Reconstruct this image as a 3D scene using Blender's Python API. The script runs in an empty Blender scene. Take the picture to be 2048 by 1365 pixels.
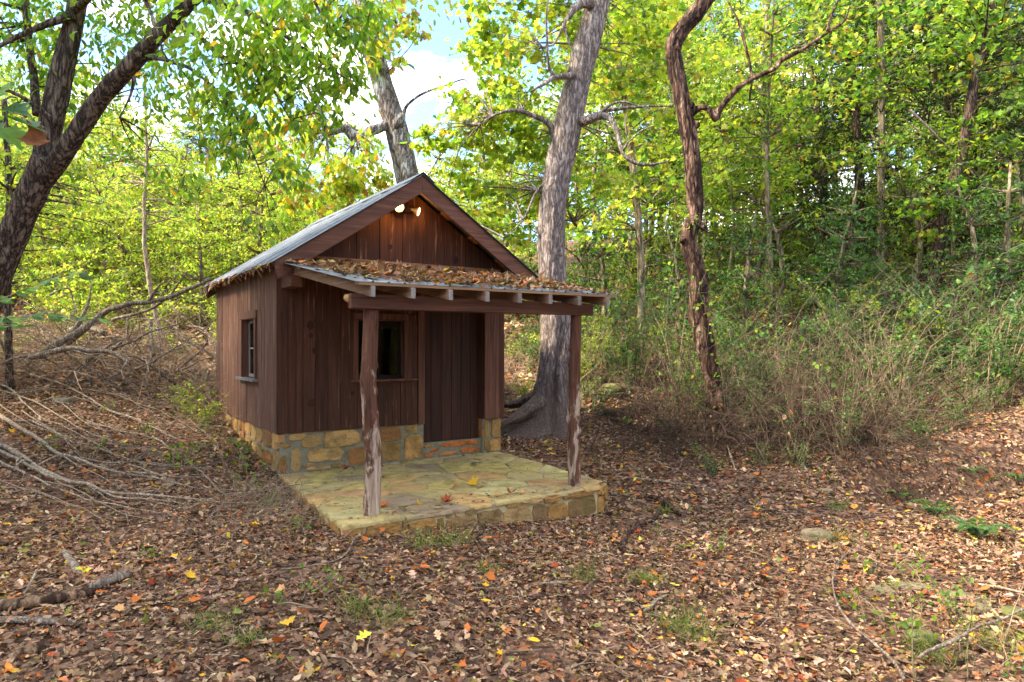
import bpy, math, random
import numpy as np
from mathutils import Vector
R = math.radians
random.seed(11)
rng = np.random.default_rng(11)
scene = bpy.context.scene
col = scene.collection

# ------------------------------------------------------------------ camera, sky, sun, exposure
CAM_Z = 1.5
cam_d = bpy.data.cameras.new('camera')
cam_d.lens = 24.0
cam_d.sensor_width = 36.0
cam_d.clip_end = 600.0
cam_d.shift_y = 0.0027
cam = bpy.data.objects.new('camera', cam_d)
col.objects.link(cam)
cam.location = (0, 0, CAM_Z)
cam.rotation_euler = (R(90), 0, 0)
scene.camera = cam

SUN_AZ = Vector((-0.86, -0.20))
SUN_EL = R(43)
w = bpy.data.worlds.new('World')
scene.world = w
w.use_nodes = True
nt = w.node_tree
bg = nt.nodes['Background']
sky = nt.nodes.new('ShaderNodeTexSky')
sky.sky_type = 'NISHITA'
sky.sun_disc = False
sky.sun_elevation = SUN_EL
sky.sun_rotation = math.atan2(SUN_AZ.x, SUN_AZ.y)
sky.air_density = 1.0
sky.dust_density = 0.3
sky.ozone_density = 3.0
sky.altitude = 4500.0
# cumulus, spread and brightened as added fill light, laid out on the direction vector
tc = nt.nodes.new('ShaderNodeTexCoord')
mp = nt.nodes.new('ShaderNodeMapping')
mp.inputs['Location'].default_value = (7.84, 1.89, 1.94)
mp.inputs['Scale'].default_value = (1.0, 1.0, 2.6)
nz = nt.nodes.new('ShaderNodeTexNoise')
nz.inputs['Scale'].default_value = 3.1
nz.inputs['Detail'].default_value = 7.0
nz.inputs['Roughness'].default_value = 0.55
rp = nt.nodes.new('ShaderNodeValToRGB')
rp.color_ramp.elements[0].position = 0.49
rp.color_ramp.elements[1].position = 0.62
mx = nt.nodes.new('ShaderNodeMix')
mx.data_type = 'RGBA'
mx.inputs[7].default_value = (7.6, 7.1, 6.5, 1)
nt.links.new(tc.outputs['Generated'], mp.inputs['Vector'])
nt.links.new(mp.outputs['Vector'], nz.inputs['Vector'])
nt.links.new(nz.outputs['Fac'], rp.inputs['Fac'])
nt.links.new(rp.outputs['Color'], mx.inputs[0])
nt.links.new(sky.outputs['Color'], mx.inputs[6])
nt.links.new(mx.outputs[2], bg.inputs['Color'])
bg.inputs['Strength'].default_value = 0.15

sd = bpy.data.lights.new('sun', 'SUN')
sd.energy = 2.4
sd.angle = R(8.0)
sd.color = (1.0, 0.89, 0.70)
sun = bpy.data.objects.new('sun', sd)
col.objects.link(sun)
h = SUN_AZ.normalized() * math.cos(SUN_EL)
sun.rotation_euler = Vector((h.x, h.y, math.sin(SUN_EL))).to_track_quat('Z', 'Y').to_euler()
sun.location = (-8, -2, 12)

vs = scene.view_settings
vs.view_transform = 'Standard'
vs.look = 'None'
vs.gamma = 1.0
vs.use_curve_mapping = False
vs.exposure = 2.75
scene.cycles.use_denoising = True
scene.cycles.max_bounces = 6
scene.cycles.diffuse_bounces = 3
scene.cycles.transmission_bounces = 5
scene.cycles.adaptive_threshold = 0.02
scene.cycles.caustics_reflective = False
scene.cycles.caustics_refractive = False

# ------------------------------------------------------------------ helpers
FPX, CX, CY = 1365.0, 1024.0, 688.0

def at(px, py, Y):
    "a point at distance Y from the photographer, from its place in the photograph"
    return np.array([(px - CX) / FPX * Y, Y, CAM_Z + (CY - py) / FPX * Y])

def smooth(x, a, b):
    t = np.clip((x - a) / (b - a), 0, 1)
    return t * t * (3 - 2 * t)

def softp(x, k=1.0):
    return np.log1p(np.exp(np.clip(x / k, -40, 40))) * k

_perm = np.random.default_rng(5).random(65536)

def _hash(ix, iy, iz):
    h = (ix * 73856093) ^ (iy * 19349663) ^ (iz * 83492791)
    return _perm[(h ^ (h >> 13)) & 65535]

def vnoise(p):
    "value noise in [-1,1] at points p (n,3)"
    i = np.floor(p).astype(np.int64)
    f = p - i
    f = f * f * (3 - 2 * f)
    r = 0
    for dx in (0, 1):
        for dy in (0, 1):
            for dz in (0, 1):
                wgt = (f[:, 0] if dx else 1 - f[:, 0]) * (f[:, 1] if dy else 1 - f[:, 1]) * (f[:, 2] if dz else 1 - f[:, 2])
                r = r + wgt * _hash(i[:, 0] + dx, i[:, 1] + dy, i[:, 2] + dz)
    return r * 2 - 1

def fbm(p, octv=3):
    a, r, s = 1.0, 0, 0
    for _ in range(octv):
        r = r + a * vnoise(p)
        s += a
        a *= 0.5
        p = p * 2.03 + 17.3
    return r / s

def terrain(x, y):
    x = np.asarray(x, float)
    y = np.asarray(y, float)
    d = (y - 9.3) * 0.95 + np.where(x > 1, (x - 1) * 0.40, 0.0)
    zr = softp(d, 0.7) * 0.27
    dl = (y - 6.3) * 0.9 + (-x - 2.2) * 0.55
    zl = softp(dl, 0.8) * 0.138 + softp(y - 15.5, 1.5) * 0.20
    b = smooth(x, -3.6, 0.6)
    z = -0.30 + zl * (1 - b) + zr * b
    # rises added left, right and behind the photographer, keeping sky out of pane reflections
    z = z + softp(x - 10.5, 1.0) * 0.22 + softp(-x - 11.0, 1.0) * 0.16 + softp(-y - 5.5, 1.0) * 0.25
    # the little washed-out gully at the right
    gx, gy, hx, hy = 3.7, 7.75, 9.5, 8.9
    ux, uy = hx - gx, hy - gy
    L = math.hypot(ux, uy)
    s = ((x - gx) * ux + (y - gy) * uy) / L
    t = (-(x - gx) * uy + (y - gy) * ux) / L
    g = smooth(s, -0.3, 0.9)
    z = z - 0.34 * g * np.exp(-(t / 0.34) ** 2) + 0.16 * g * np.exp(-((t - 0.85) / 0.45) ** 2)
    z = z + 0.20 * smooth(-x, -1.6, 1.6) * smooth(-y, -9.5, -5.0)
    P = np.stack([x.ravel(), y.ravel(), 0 * x.ravel()], 1)
    nzv = fbm(P * 0.55, 3).reshape(x.shape) * 0.05 + fbm(P * 2.6 + 9, 2).reshape(x.shape) * 0.022
    amp = 0.35 + 0.65 * smooth(np.hypot(x + 0.5, y - 8.2), 2.5, 5.5)
    # keep it flat and a bit scraped round the patio
    return z + nzv * amp

_hx, _hy = np.arange(-24, 30, .06), np.arange(-14, 46, .06)
_H = terrain(*np.meshgrid(_hx, _hy))

def hgt(x, y):
    "ground height, read off a fine table"
    u = np.clip((np.asarray(x) + 24) / .06, 0, len(_hx) - 1.01)
    v = np.clip((np.asarray(y) + 14) / .06, 0, len(_hy) - 1.01)
    i, j = u.astype(int), v.astype(int)
    a, b = u - i, v - j
    return (_H[j, i] * (1 - a) + _H[j, i + 1] * a) * (1 - b) + (_H[j + 1, i] * (1 - a) + _H[j + 1, i + 1] * a) * b

def tz(x, y):
    return float(hgt(np.array(x), np.array(y)))

def onground(px, py, dz=0.0):
    dx, dzr = (px - CX) / FPX, (CY - py) / FPX
    Y = np.linspace(2.5, 45, 1700)
    gap = CAM_Z + dzr * Y - hgt(dx * Y, Y)
    k = int(np.argmax(gap < 0)) if (gap < 0).any() else len(Y) - 1
    y = float(Y[k])
    return np.array([dx * y, y, tz(dx * y, y) + dz])

def lin(r, g, b):
    f = lambda c: ((c / 255 + 0.055) / 1.055) ** 2.4 if c > 10 else c / 255 / 12.92
    return (f(r), f(g), f(b))

def tag(o, label=None, cat=None, group=None, kind=None):
    if label: o['label'] = label
    if cat: o['category'] = cat
    if group: o['group'] = group
    if kind: o['kind'] = kind
    return o

def empty(name, loc=(0, 0, 0), rz=0.0):
    o = bpy.data.objects.new(name, None)
    o.empty_display_size = 0.2
    o.location = loc
    o.rotation_euler = (0, 0, rz)
    col.objects.link(o)
    return o

def link(name, me, mat=None, parent=None, smooth_shade=False):
    if mat and not me.materials:
        me.materials.append(mat)
    o = bpy.data.objects.new(name, me)
    col.objects.link(o)
    if parent: o.parent = parent
    me.polygons.foreach_set('use_smooth', np.full(len(me.polygons), bool(smooth_shade)))
    return o

def np_mesh(name, V, faces, tint=None):
    "V (n,3); faces = list of (m,k) index arrays; tint (n,3) optional point colour"
    me = bpy.data.meshes.new(name)
    V = np.asarray(V, np.float32)
    me.vertices.add(len(V))
    me.vertices.foreach_set('co', V.ravel())
    faces = [np.asarray(f, np.int32) for f in faces if len(f)]
    idx = np.concatenate([f.ravel() for f in faces])
    tot = np.concatenate([np.full(len(f), f.shape[1], np.int32) for f in faces])
    st = np.concatenate([[0], np.cumsum(tot)[:-1]]).astype(np.int32)
    me.loops.add(len(idx))
    me.loops.foreach_set('vertex_index', idx)
    me.polygons.add(len(tot))
    me.polygons.foreach_set('loop_start', st)
    me.polygons.foreach_set('loop_total', tot)
    me.update(calc_edges=True)
    if tint is not None:
        a = me.attributes.new('tint', 'FLOAT_COLOR', 'POINT')
        c = np.ones((len(V), 4), np.float32)
        c[:, :3] = tint
        a.data.foreach_set('color', c.ravel())
    return me

class MB:
    "collects pieces of one mesh"
    def __init__(s):
        s.V, s.F, s.n = [], {}, 0
    def add(s, V, faces):
        V = np.asarray(V, float)
        for f in faces:
            f = np.asarray(f, np.int64)
            if len(f): s.F.setdefault(f.shape[1], []).append(f + s.n)
        s.V.append(V)
        s.n += len(V)
        return s
    def box(s, x0, x1, y0, y1, z0, z1, j=0.0):
        V = np.array([(x, y, z) for z in (z0, z1) for y in (y0, y1) for x in (x0, x1)], float)
        if j: V = V + rng.normal(0, j, V.shape)
        return s.add(V, [[(0, 2, 3, 1), (4, 5, 7, 6), (0, 1, 5, 4), (2, 6, 7, 3), (0, 4, 6, 2), (1, 3, 7, 5)]])
    def prism(s, poly, depth_vec):
        "poly: (k,3) outline; extruded by depth_vec"
        P = np.asarray(poly, float)
        k = len(P)
        Q = P + np.asarray(depth_vec, float)
        fs = [[tuple(range(k))[::-1]], [tuple(range(k, 2 * k))], [(i, (i + 1) % k, k + (i + 1) % k, k + i) for i in range(k)]]
        return s.add(np.vstack([P, Q]), fs)
    def tube(s, pts, rad, sides=6, rough=0.0, caps=True, ns=6.0):
        V, F = tube(pts, rad, sides, rough, caps, ns)
        return s.add(V, F)
    def mesh(s, name):
        return np_mesh(name, np.vstack(s.V), [np.vstack(f) for f in s.F.values()])
    def build(s, name, mat, parent=None, sm=False, bevel=0.0):
        me = s.mesh(name)
        o = link(name, me, mat, parent, sm)
        if bevel:
            m = o.modifiers.new('bevel', 'BEVEL')
            m.width = bevel
            m.segments = 1
            m.limit_method = 'ANGLE'
        return o

def resample(pts, rad, step):
    "Catmull-Rom through control points"
    P = np.asarray(pts, float)
    r = np.asarray(rad, float)
    if len(r) != len(P): r = np.interp(np.linspace(0, 1, len(P)), np.linspace(0, 1, len(r)), r)
    Q = np.vstack([2 * P[0] - P[1], P, 2 * P[-1] - P[-2]])
    out, ro = [], []
    for i in range(1, len(Q) - 2):
        n = max(1, int(np.linalg.norm(Q[i + 1] - Q[i]) / step))
        for t in np.arange(n) / n:
            a, b, c, d = Q[i - 1], Q[i], Q[i + 1], Q[i + 2]
            out.append(0.5 * (2 * b + (c - a) * t + (2 * a - 5 * b + 4 * c - d) * t * t + (-a + 3 * b - 3 * c + d) * t ** 3))
            ro.append(r[i - 1] * (1 - t) + r[i] * t)
    out.append(P[-1])
    ro.append(r[-1])
    return np.array(out), np.array(ro)

def tube(pts, rad, sides=6, rough=0.0, caps=True, ns=6.0, ridge=0.0, ridges=9):
    P = np.asarray(pts, float)
    r = np.broadcast_to(np.asarray(rad, float), (len(P),)) if np.ndim(rad) == 0 else np.asarray(rad, float)
    T = np.gradient(P, axis=0)
    T /= np.linalg.norm(T, axis=1)[:, None] + 1e-9
    ref = np.array([0.31, 0.95, 0.05]) if abs(T[0][2]) > 0.6 else np.array([0, 0, 1.0])
    A = np.cross(T, ref)
    A /= np.linalg.norm(A, axis=1)[:, None] + 1e-9
    B = np.cross(T, A)
    th = np.linspace(0, 2 * math.pi, sides, endpoint=False)
    ring = np.cos(th)[None, :, None] * A[:, None, :] + np.sin(th)[None, :, None] * B[:, None, :]
    rr = r[:, None] * np.ones((1, sides))
    if rough or ridge:
        base = P[:, None, :] + ring * rr[:, :, None]
        if rough:
            rr = rr * (1 + rough * fbm(base.reshape(-1, 3) * ns, 3).reshape(rr.shape))
        if ridge:
            L = np.concatenate([[0], np.cumsum(np.linalg.norm(np.diff(P, axis=0), axis=1))])
            q = np.stack([np.cos(th)[None, :] * ridges / 3 + 0 * L[:, None], np.sin(th)[None, :] * ridges / 3 + 0 * L[:, None], L[:, None] * 2.2 + 0 * th[None, :]], -1)
            n1 = np.abs(vnoise(q.reshape(-1, 3))).reshape(rr.shape)
            n2 = np.abs(vnoise(q.reshape(-1, 3) * np.array([2.1, 2.1, 1.7]) + 5)).reshape(rr.shape)
            rr = rr + ridge * (0.7 * n1 + 0.5 * n2 - 0.35)
    V = (P[:, None, :] + ring * rr[:, :, None]).reshape(-1, 3)
    n = len(P)
    i = np.arange(n - 1)[:, None] * sides
    j = np.arange(sides)[None, :]
    k = (j + 1) % sides
    F = np.stack([i + j, i + k, i + sides + k, i + sides + j], -1).reshape(-1, 4)
    fs = [F]
    if caps:
        V = np.vstack([V, P[0], P[-1]])
        a, b = n * sides, n * sides + 1
        j = np.arange(sides)
        k = (j + 1) % sides
        fs.append(np.concatenate([np.stack([k, j, 0 * j + a], 1), np.stack([(n - 1) * sides + j, (n - 1) * sides + k, 0 * j + b], 1)]))
    return V, fs

# ------------------------------------------------------------------ leaves
LEAF = {}
def _leaf(name, pts, faces):
    LEAF[name] = (np.array(pts, float), [np.array(f) for f in faces])
# x along the blade, y across, z up (unit length)
_leaf('diamond', [(0, 0, 0), (.5, .26, .05), (1, 0, -.04), (.5, -.26, .05)], [[(0, 3, 2, 1)]])
_leaf('ellip', [(0, 0, 0), (.28, .17, .05), (.28, 0, 0), (.28, -.17, .05), (.66, .19, .04), (.66, 0, -.03), (.66, -.19, .04), (1, 0, -.10)],
      [[(0, 2, 1), (0, 3, 2), (4, 5, 7), (5, 6, 7)], [(1, 2, 5, 4), (2, 3, 6, 5)]])
_m = [(0, 0), (.02, .26), (-.1, .50), (.22, .40), (.42, .56), (.52, .30), (.72, .30), (.70, .14), (1, 0)]
_mp = [(x, y) for x, y in _m] + [(x, -y) for x, y in _m[-2:0:-1]]
_leaf('maple', [(.33, 0, -.05)] + [(x, y, .06 * abs(y) * 2) for x, y in _mp],
      [[(0, 1 + i, 1 + (i + 1) % len(_mp)) for i in range(len(_mp))]])
_o = [(0, 0), (.12, .07), (.22, .20), (.34, .09), (.48, .30), (.60, .12), (.74, .24), (.84, .10), (1, 0)]
_op = _o + [(x, -y) for x, y in _o[-2:0:-1]]
_leaf('oak', [(.45, 0, -.02)] + [(x, y, .03) for x, y in _op], [[(0, 1 + i, 1 + (i + 1) % len(_op)) for i in range(len(_op))]])
_h = [(0, 0), (.02, .24), (.22, .38), (.5, .34), (.78, .16), (1, 0)]
_hp = _h + [(x, -y) for x, y in _h[-2:0:-1]]
_leaf('heart', [(.4, 0, -.06)] + [(x, y, .05 * abs(y)) for x, y in _hp], [[(0, 1 + i, 1 + (i + 1) % len(_hp)) for i in range(len(_hp))]])
_leaf('frag', [(0, 0, 0), (.45, .34, .05), (1, .08, 0), (.6, -.3, .08), (.15, -.22, .02)], [[(0, 4, 3, 2, 1)]])

def leaves(C, D, N, S, kind, tint, ca=0.0, cb=0.0, width=1.0):
    "one leaf at each C, blade along D, facing N, length S; ca / cb curl it along and across"
    T, faces = LEAF[kind]
    n, k = len(C), len(T)
    D = D / (np.linalg.norm(D, axis=1)[:, None] + 1e-9)
    W = np.cross(N, D)
    W /= np.linalg.norm(W, axis=1)[:, None] + 1e-9
    N = np.cross(D, W)
    S = np.broadcast_to(S, (n,))
    ca = np.broadcast_to(ca, (n,))
    cb = np.broadcast_to(cb, (n,))
    wd = np.broadcast_to(width, (n,))
    x = np.broadcast_to(T[None, :, 0], (n, k))
    y = T[None, :, 1] * wd[:, None]
    z = T[None, :, 2] + ca[:, None] * (T[None, :, 0] - .45) ** 2 + cb[:, None] * T[None, :, 1] ** 2
    V = C[:, None, :] + S[:, None, None] * (x[..., None] * D[:, None, :] + y[..., None] * W[:, None, :] + z[..., None] * N[:, None, :])
    off = (np.arange(n) * k)[:, None, None]
    F = [(f[None] + off).reshape(-1, f.shape[1]) for f in faces]
    return V.reshape(-1, 3), F, np.repeat(tint, k, axis=0)

class LB:
    "collects leaves of one mesh"
    def __init__(s): s.V, s.F, s.T, s.n = [], {}, [], 0
    def add(s, V, F, T):
        for f in F: s.F.setdefault(f.shape[1], []).append(f + s.n)
        s.V.append(V); s.T.append(T); s.n += len(V)
    def mesh(s, name):
        return np_mesh(name, np.vstack(s.V), [np.vstack(f) for f in s.F.values()], np.vstack(s.T))

def palette(n, cols, wts, var=0.18):
    cols = np.array([lin(*c) for c in cols])
    p = np.array(wts, float)
    k = rng.choice(len(cols), n, p=p / p.sum())
    v = np.exp(rng.normal(0, var, (n, 1)))
    return np.clip(cols[k] * v * np.exp(rng.normal(0, 0.06, (n, 3))), 0, 0.9)

def unit(n):
    v = rng.normal(0, 1, (n, 3))
    return v / np.linalg.norm(v, axis=1)[:, None]

# ------------------------------------------------------------------ material helpers
def newmat(name):
    m = bpy.data.materials.new(name)
    m.use_nodes = True
    t = m.node_tree
    b = t.nodes['Principled BSDF']
    return m, t, b

def nd(t, kind, **kw):
    n = t.nodes.new(kind)
    for k, v in kw.items():
        if k in n.inputs: n.inputs[k].default_value = v
        else: setattr(n, k, v)
    return n

def ramp(t, fac, stops, interp='LINEAR'):
    r = t.nodes.new('ShaderNodeValToRGB')
    cr = r.color_ramp
    cr.interpolation = interp
    while len(cr.elements) < len(stops): cr.elements.new(0.5)
    for e, (p, c) in zip(cr.elements, stops):
        e.position = p
        e.color = (*c, 1) if len(c) == 3 else c
    t.links.new(fac, r.inputs['Fac'])
    return r.outputs['Color']

def mix(t, fac, a, b, mode='MIX'):
    m = t.nodes.new('ShaderNodeMix')
    m.data_type = 'RGBA'
    m.blend_type = mode
    for s, v in ((0, fac), (6, a), (7, b)):
        if hasattr(v, 'links'): t.links.new(v, m.inputs[s])
        elif s == 0: m.inputs[0].default_value = v
        else: m.inputs[s].default_value = (*v, 1)
    return m.outputs[2]

def coords(t, scale=(1, 1, 1), rnd=True, rot=(0, 0, 0)):
    tc = t.nodes.new('ShaderNodeTexCoord')
    mp = t.nodes.new('ShaderNodeMapping')
    mp.inputs['Scale'].default_value = scale
    mp.inputs['Rotation'].default_value = rot
    t.links.new(tc.outputs['Object'], mp.inputs['Vector'])
    if rnd:
        oi = t.nodes.new('ShaderNodeObjectInfo')
        mu = t.nodes.new('ShaderNodeMath')
        mu.operation = 'MULTIPLY'
        mu.inputs[1].default_value = 37.0
        t.links.new(oi.outputs['Random'], mu.inputs[0])
        cb = t.nodes.new('ShaderNodeCombineXYZ')
        for i in range(3): t.links.new(mu.outputs[0], cb.inputs[i])
        t.links.new(cb.outputs[0], mp.inputs['Location'])
        return mp.outputs[0], oi.outputs['Random']
    return mp.outputs[0], None

def noise(t, vec, scale, detail=4, rough=0.55, out='Fac', dist=0.0):
    n = nd(t, 'ShaderNodeTexNoise', Scale=scale, Detail=detail, Roughness=rough, Distortion=dist)
    t.links.new(vec, n.inputs['Vector'])
    return n.outputs[out]

def bump(t, b, height, strength=0.5, dist=0.01):
    n = nd(t, 'ShaderNodeBump', Strength=strength, Distance=dist)
    t.links.new(height, n.inputs['Height'])
    t.links.new(n.outputs[0], b.inputs['Normal'])

# ------------------------------------------------------------------ materials
def wood_mat(name, dark, mid, worn, wear=0.62, grain_axis='z', rough=0.75, scale=1.0):
    m, t, b = newmat(name)
    sc = {'z': (26, 26, 1.3), 'x': (1.3, 26, 26), 'y': (26, 1.3, 26)}[grain_axis]
    v, rnd = coords(t, tuple(s * scale for s in sc))
    g = noise(t, v, 1.0, 6, 0.62, dist=0.6)
    c = ramp(t, g, [(0.30, dark), (0.62, mid)])
    v2, _ = coords(t, (2.2, 2.2, 1.3))
    p = noise(t, v2, 1.0, 3, 0.5)
    c = mix(t, ramp(t, p, [(0.35, (0, 0, 0)), (0.72, (.55, .55, .55))]), c, tuple(x * 0.55 for x in mid))
    hs = nd(t, 'ShaderNodeHueSaturation')
    mr = nd(t, 'ShaderNodeMapRange')
    mr.inputs['To Min'].default_value = 0.80
    mr.inputs['To Max'].default_value = 1.16
    t.links.new(rnd, mr.inputs['Value'])
    t.links.new(mr.outputs[0], hs.inputs['Value'])
    t.links.new(c, hs.inputs['Color'])
    sw = {'z': (34, 34, 1.6), 'x': (1.6, 34, 34), 'y': (34, 1.6, 34)}[grain_axis]
    v3, _ = coords(t, tuple(s * scale for s in sw))
    wn = noise(t, v3, 0.8, 5, 0.7)
    c2 = mix(t, ramp(t, wn, [(wear, (0, 0, 0)), (wear + 0.10, (.8, .8, .8))]), hs.outputs[0], worn)
    t.links.new(c2, b.inputs['Base Color'])
    b.inputs['Roughness'].default_value = rough
    b.inputs['Specular IOR Level'].default_value = 0.25
    bump(t, b, g, 0.5, 0.006)
    return m

M = {}
M['siding'] = wood_mat('stained_siding', lin(48, 29, 22), lin(88, 55, 40), lin(162, 122, 92), 0.60)
M['siding_worn_lit'] = wood_mat('worn_and_lit_siding', lin(58, 38, 30), lin(112, 76, 58), lin(178, 146, 118), 0.56)  # weathered streaks, and a lighter base putting the left wall's light into colour
M['trim'] = wood_mat('stained_trim', lin(58, 36, 28), lin(112, 75, 58), lin(160, 124, 104), 0.68)
M['door'] = wood_mat('stained_door', lin(42, 26, 20), lin(78, 50, 38), lin(120, 86, 72), 0.76)
M['rake'] = wood_mat('stained_rake', lin(74, 45, 35), lin(122, 82, 64), lin(176, 140, 120), 0.66, 'x')
M['beam'] = wood_mat('stained_beam', lin(60, 37, 28), lin(112, 73, 55), lin(150, 112, 90), 0.70, 'x')
M['rafter'] = wood_mat('weathered_rafter', lin(92, 68, 52), lin(150, 118, 92), lin(176, 170, 160), 0.60, 'y')
M['endgrain'] = wood_mat('grey_end_grain', lin(98, 92, 86), lin(140, 136, 130), lin(168, 164, 158), 0.62)
M['rawboard'] = wood_mat('raw_tan_board', lin(120, 86, 60), lin(172, 132, 98), lin(190, 165, 135), 0.66, 'x')

def post_mat():
    m, t, b = newmat('cedar_post')
    v, _ = coords(t, (30, 30, 2.2))
    g = noise(t, v, 1.0, 6, 0.65, dist=0.8)
    c = ramp(t, g, [(0.3, lin(52, 32, 24)), (0.65, lin(108, 72, 54))])
    v2, _ = coords(t, (9, 9, 2.6))
    p = noise(t, v2, 1.0, 5, 0.65, dist=0.5)
    pale = ramp(t, g, [(0.3, lin(128, 100, 78)), (0.7, lin(205, 186, 164))])
    # the stain has gone from the foot of the post
    tcn = t.nodes.new('ShaderNodeTexCoord')
    sx = t.nodes.new('ShaderNodeSeparateXYZ')
    t.links.new(tcn.outputs['Object'], sx.inputs[0])
    mr = nd(t, 'ShaderNodeMapRange')
    mr.inputs['From Min'].default_value = 0.0
    mr.inputs['From Max'].default_value = 1.5
    mr.inputs['To Min'].default_value = 0.14
    mr.inputs['To Max'].default_value = -0.08
    t.links.new(sx.outputs[2], mr.inputs['Value'])
    ad = nd(t, 'ShaderNodeMath')
    t.links.new(p, ad.inputs[0])
    t.links.new(mr.outputs[0], ad.inputs[1])
    c = mix(t, ramp(t, ad.outputs[0], [(0.56, (0, 0, 0)), (0.64, (1, 1, 1))]), c, pale)
    t.links.new(c, b.inputs['Base Color'])
    b.inputs['Roughness'].default_value = 0.8
    b.inputs['Specular IOR Level'].default_value = 0.2
    bump(t, b, g, 0.8, 0.008)
    return m
M['post'] = post_mat()

def stone_mat(name, stops, moss=0.60, mosscol=(92, 96, 36), grime=None):
    m, t, b = newmat(name)
    v, rnd = coords(t)
    c = ramp(t, rnd, stops, 'CONSTANT')
    n1 = noise(t, v, 7.0, 6, 0.65)
    c = mix(t, 1.0, c, ramp(t, n1, [(0.28, (.45, .42, .38)), (0.5, (1, 1, 1)), (0.75, (1.3, 1.25, 1.15))]), 'MULTIPLY')
    n2 = noise(t, v, 3.2, 4, 0.6)
    c = mix(t, ramp(t, n2, [(moss, (0, 0, 0)), (moss + .16, (.75, .75, .75))]), c, lin(*mosscol))
    if grime:
        vg, _ = coords(t, (1, 1, 1), False)
        g1 = noise(t, vg, 1.5, 5, 0.65)
        c = mix(t, ramp(t, g1, [(0.46, (0, 0, 0)), (0.66, (.5, .5, .5))]), c, lin(*grime))
    n4 = noise(t, v, 42.0, 3, 0.6)
    c = mix(t, ramp(t, n4, [(0.62, (0, 0, 0)), (0.72, (.5, .5, .5))]), c, lin(70, 52, 38))
    t.links.new(c, b.inputs['Base Color'])
    b.inputs['Roughness'].default_value = 0.88
    b.inputs['Specular IOR Level'].default_value = 0.2
    n3 = noise(t, v, 22.0, 6, 0.7)
    bump(t, b, n3, 1.0, 0.035)
    return m
M['stone'] = stone_mat('ochre_sandstone', [(0, lin(198, 152, 92)), (0.16, lin(186, 140, 84)), (0.32, lin(176, 118, 70)), (0.45, lin(206, 166, 106)),
                                           (0.6, lin(160, 126, 76)), (0.72, lin(184, 150, 96)), (0.86, lin(150, 100, 64)), (0.94, lin(196, 160, 112))], 0.56, (112, 106, 48), (128, 112, 66))
M['edge_stone'] = stone_mat('patio_edge_sandstone', [(0, lin(164, 124, 70)), (0.2, lin(178, 136, 78)), (0.4, lin(146, 118, 78)), (0.5, lin(170, 130, 76)),
                                                     (0.7, lin(140, 112, 72)), (0.85, lin(184, 150, 100))], 0.54, (104, 104, 48))
M['flag'] = stone_mat('flagstone', [(0, lin(196, 174, 116)), (0.17, lin(208, 184, 110)), (0.33, lin(188, 166, 118)), (0.48, lin(208, 168, 108)),
                                    (0.62, lin(194, 172, 116)), (0.80, lin(164, 142, 112)), (0.86, lin(204, 188, 130)), (0.95, lin(210, 162, 110))], 0.55, (164, 150, 84), (154, 138, 94))
M['step_stone'] = stone_mat('orange_step_stone', [(0, lin(196, 118, 62)), (0.5, lin(206, 134, 76)), (0.8, lin(176, 122, 72))], 0.75)
M['rock'] = stone_mat('field_rock', [(0, lin(140, 124, 100)), (0.4, lin(132, 122, 104)), (0.7, lin(150, 132, 102))], 0.50, (104, 104, 66))
M['mossrock'] = stone_mat('mossy_rock', [(0, lin(116, 112, 74)), (0.5, lin(128, 120, 84))], 0.42, (96, 102, 44))

def simple(name, c1, c2, scale, rough=0.85, bs=0.4, bd=0.01, metallic=0.0, spec=0.25, detail=6):
    m, t, b = newmat(name)
    v, _ = coords(t)
    n = noise(t, v, scale, detail, 0.65)
    t.links.new(ramp(t, n, [(0.3, c1), (0.7, c2)]), b.inputs['Base Color'])
    b.inputs['Roughness'].default_value = rough
    b.inputs['Metallic'].default_value = metallic
    b.inputs['Specular IOR Level'].default_value = spec
    if bs: bump(t, b, n, bs, bd)
    return m
M['mortar'] = simple('mortar', lin(112, 108, 88), lin(152, 146, 122), 14, 0.92, 0.6, 0.01)
M['slab'] = simple('patio_mortar', lin(172, 156, 116), lin(200, 184, 142), 8, 0.92, 0.6, 0.01)
M['dark'] = simple('dark_inside', lin(24, 18, 16), lin(38, 28, 24), 4, 0.9, 0)
M['knot'] = simple('wood_knot', lin(44, 26, 21), lin(64, 38, 30), 40, 0.8, 0.2)
M['galv'] = simple('galvanised_sheet', lin(88, 94, 98), lin(130, 136, 140), 5, 0.6, 0.1, 0.004, 0.75, 0.5)
M['fixture'] = simple('bronze_fixture', lin(40, 30, 26), lin(60, 46, 40), 30, 0.5, 0)
M['nest'] = simple('mud_nest', lin(150, 110, 66), lin(196, 158, 104), 60, 0.9, 0.8, 0.01)

def galv_bracket():
    m, t, b = newmat('pale_galvanised_bracket')
    b.inputs['Base Color'].default_value = (*lin(188, 198, 206), 1)
    b.inputs['Roughness'].default_value = 0.5
    b.inputs['Metallic'].default_value = 0.3
    return m
M['bracket'] = galv_bracket()

def glass_mat():
    m, t, b = newmat('window_glass')
    b.inputs['Base Color'].default_value = (0.9, 0.95, 0.93, 1)
    b.inputs['Transmission Weight'].default_value = 1.0
    b.inputs['Roughness'].default_value = 0.03
    b.inputs['IOR'].default_value = 1.18
    return m
M['glass'] = glass_mat()

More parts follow.
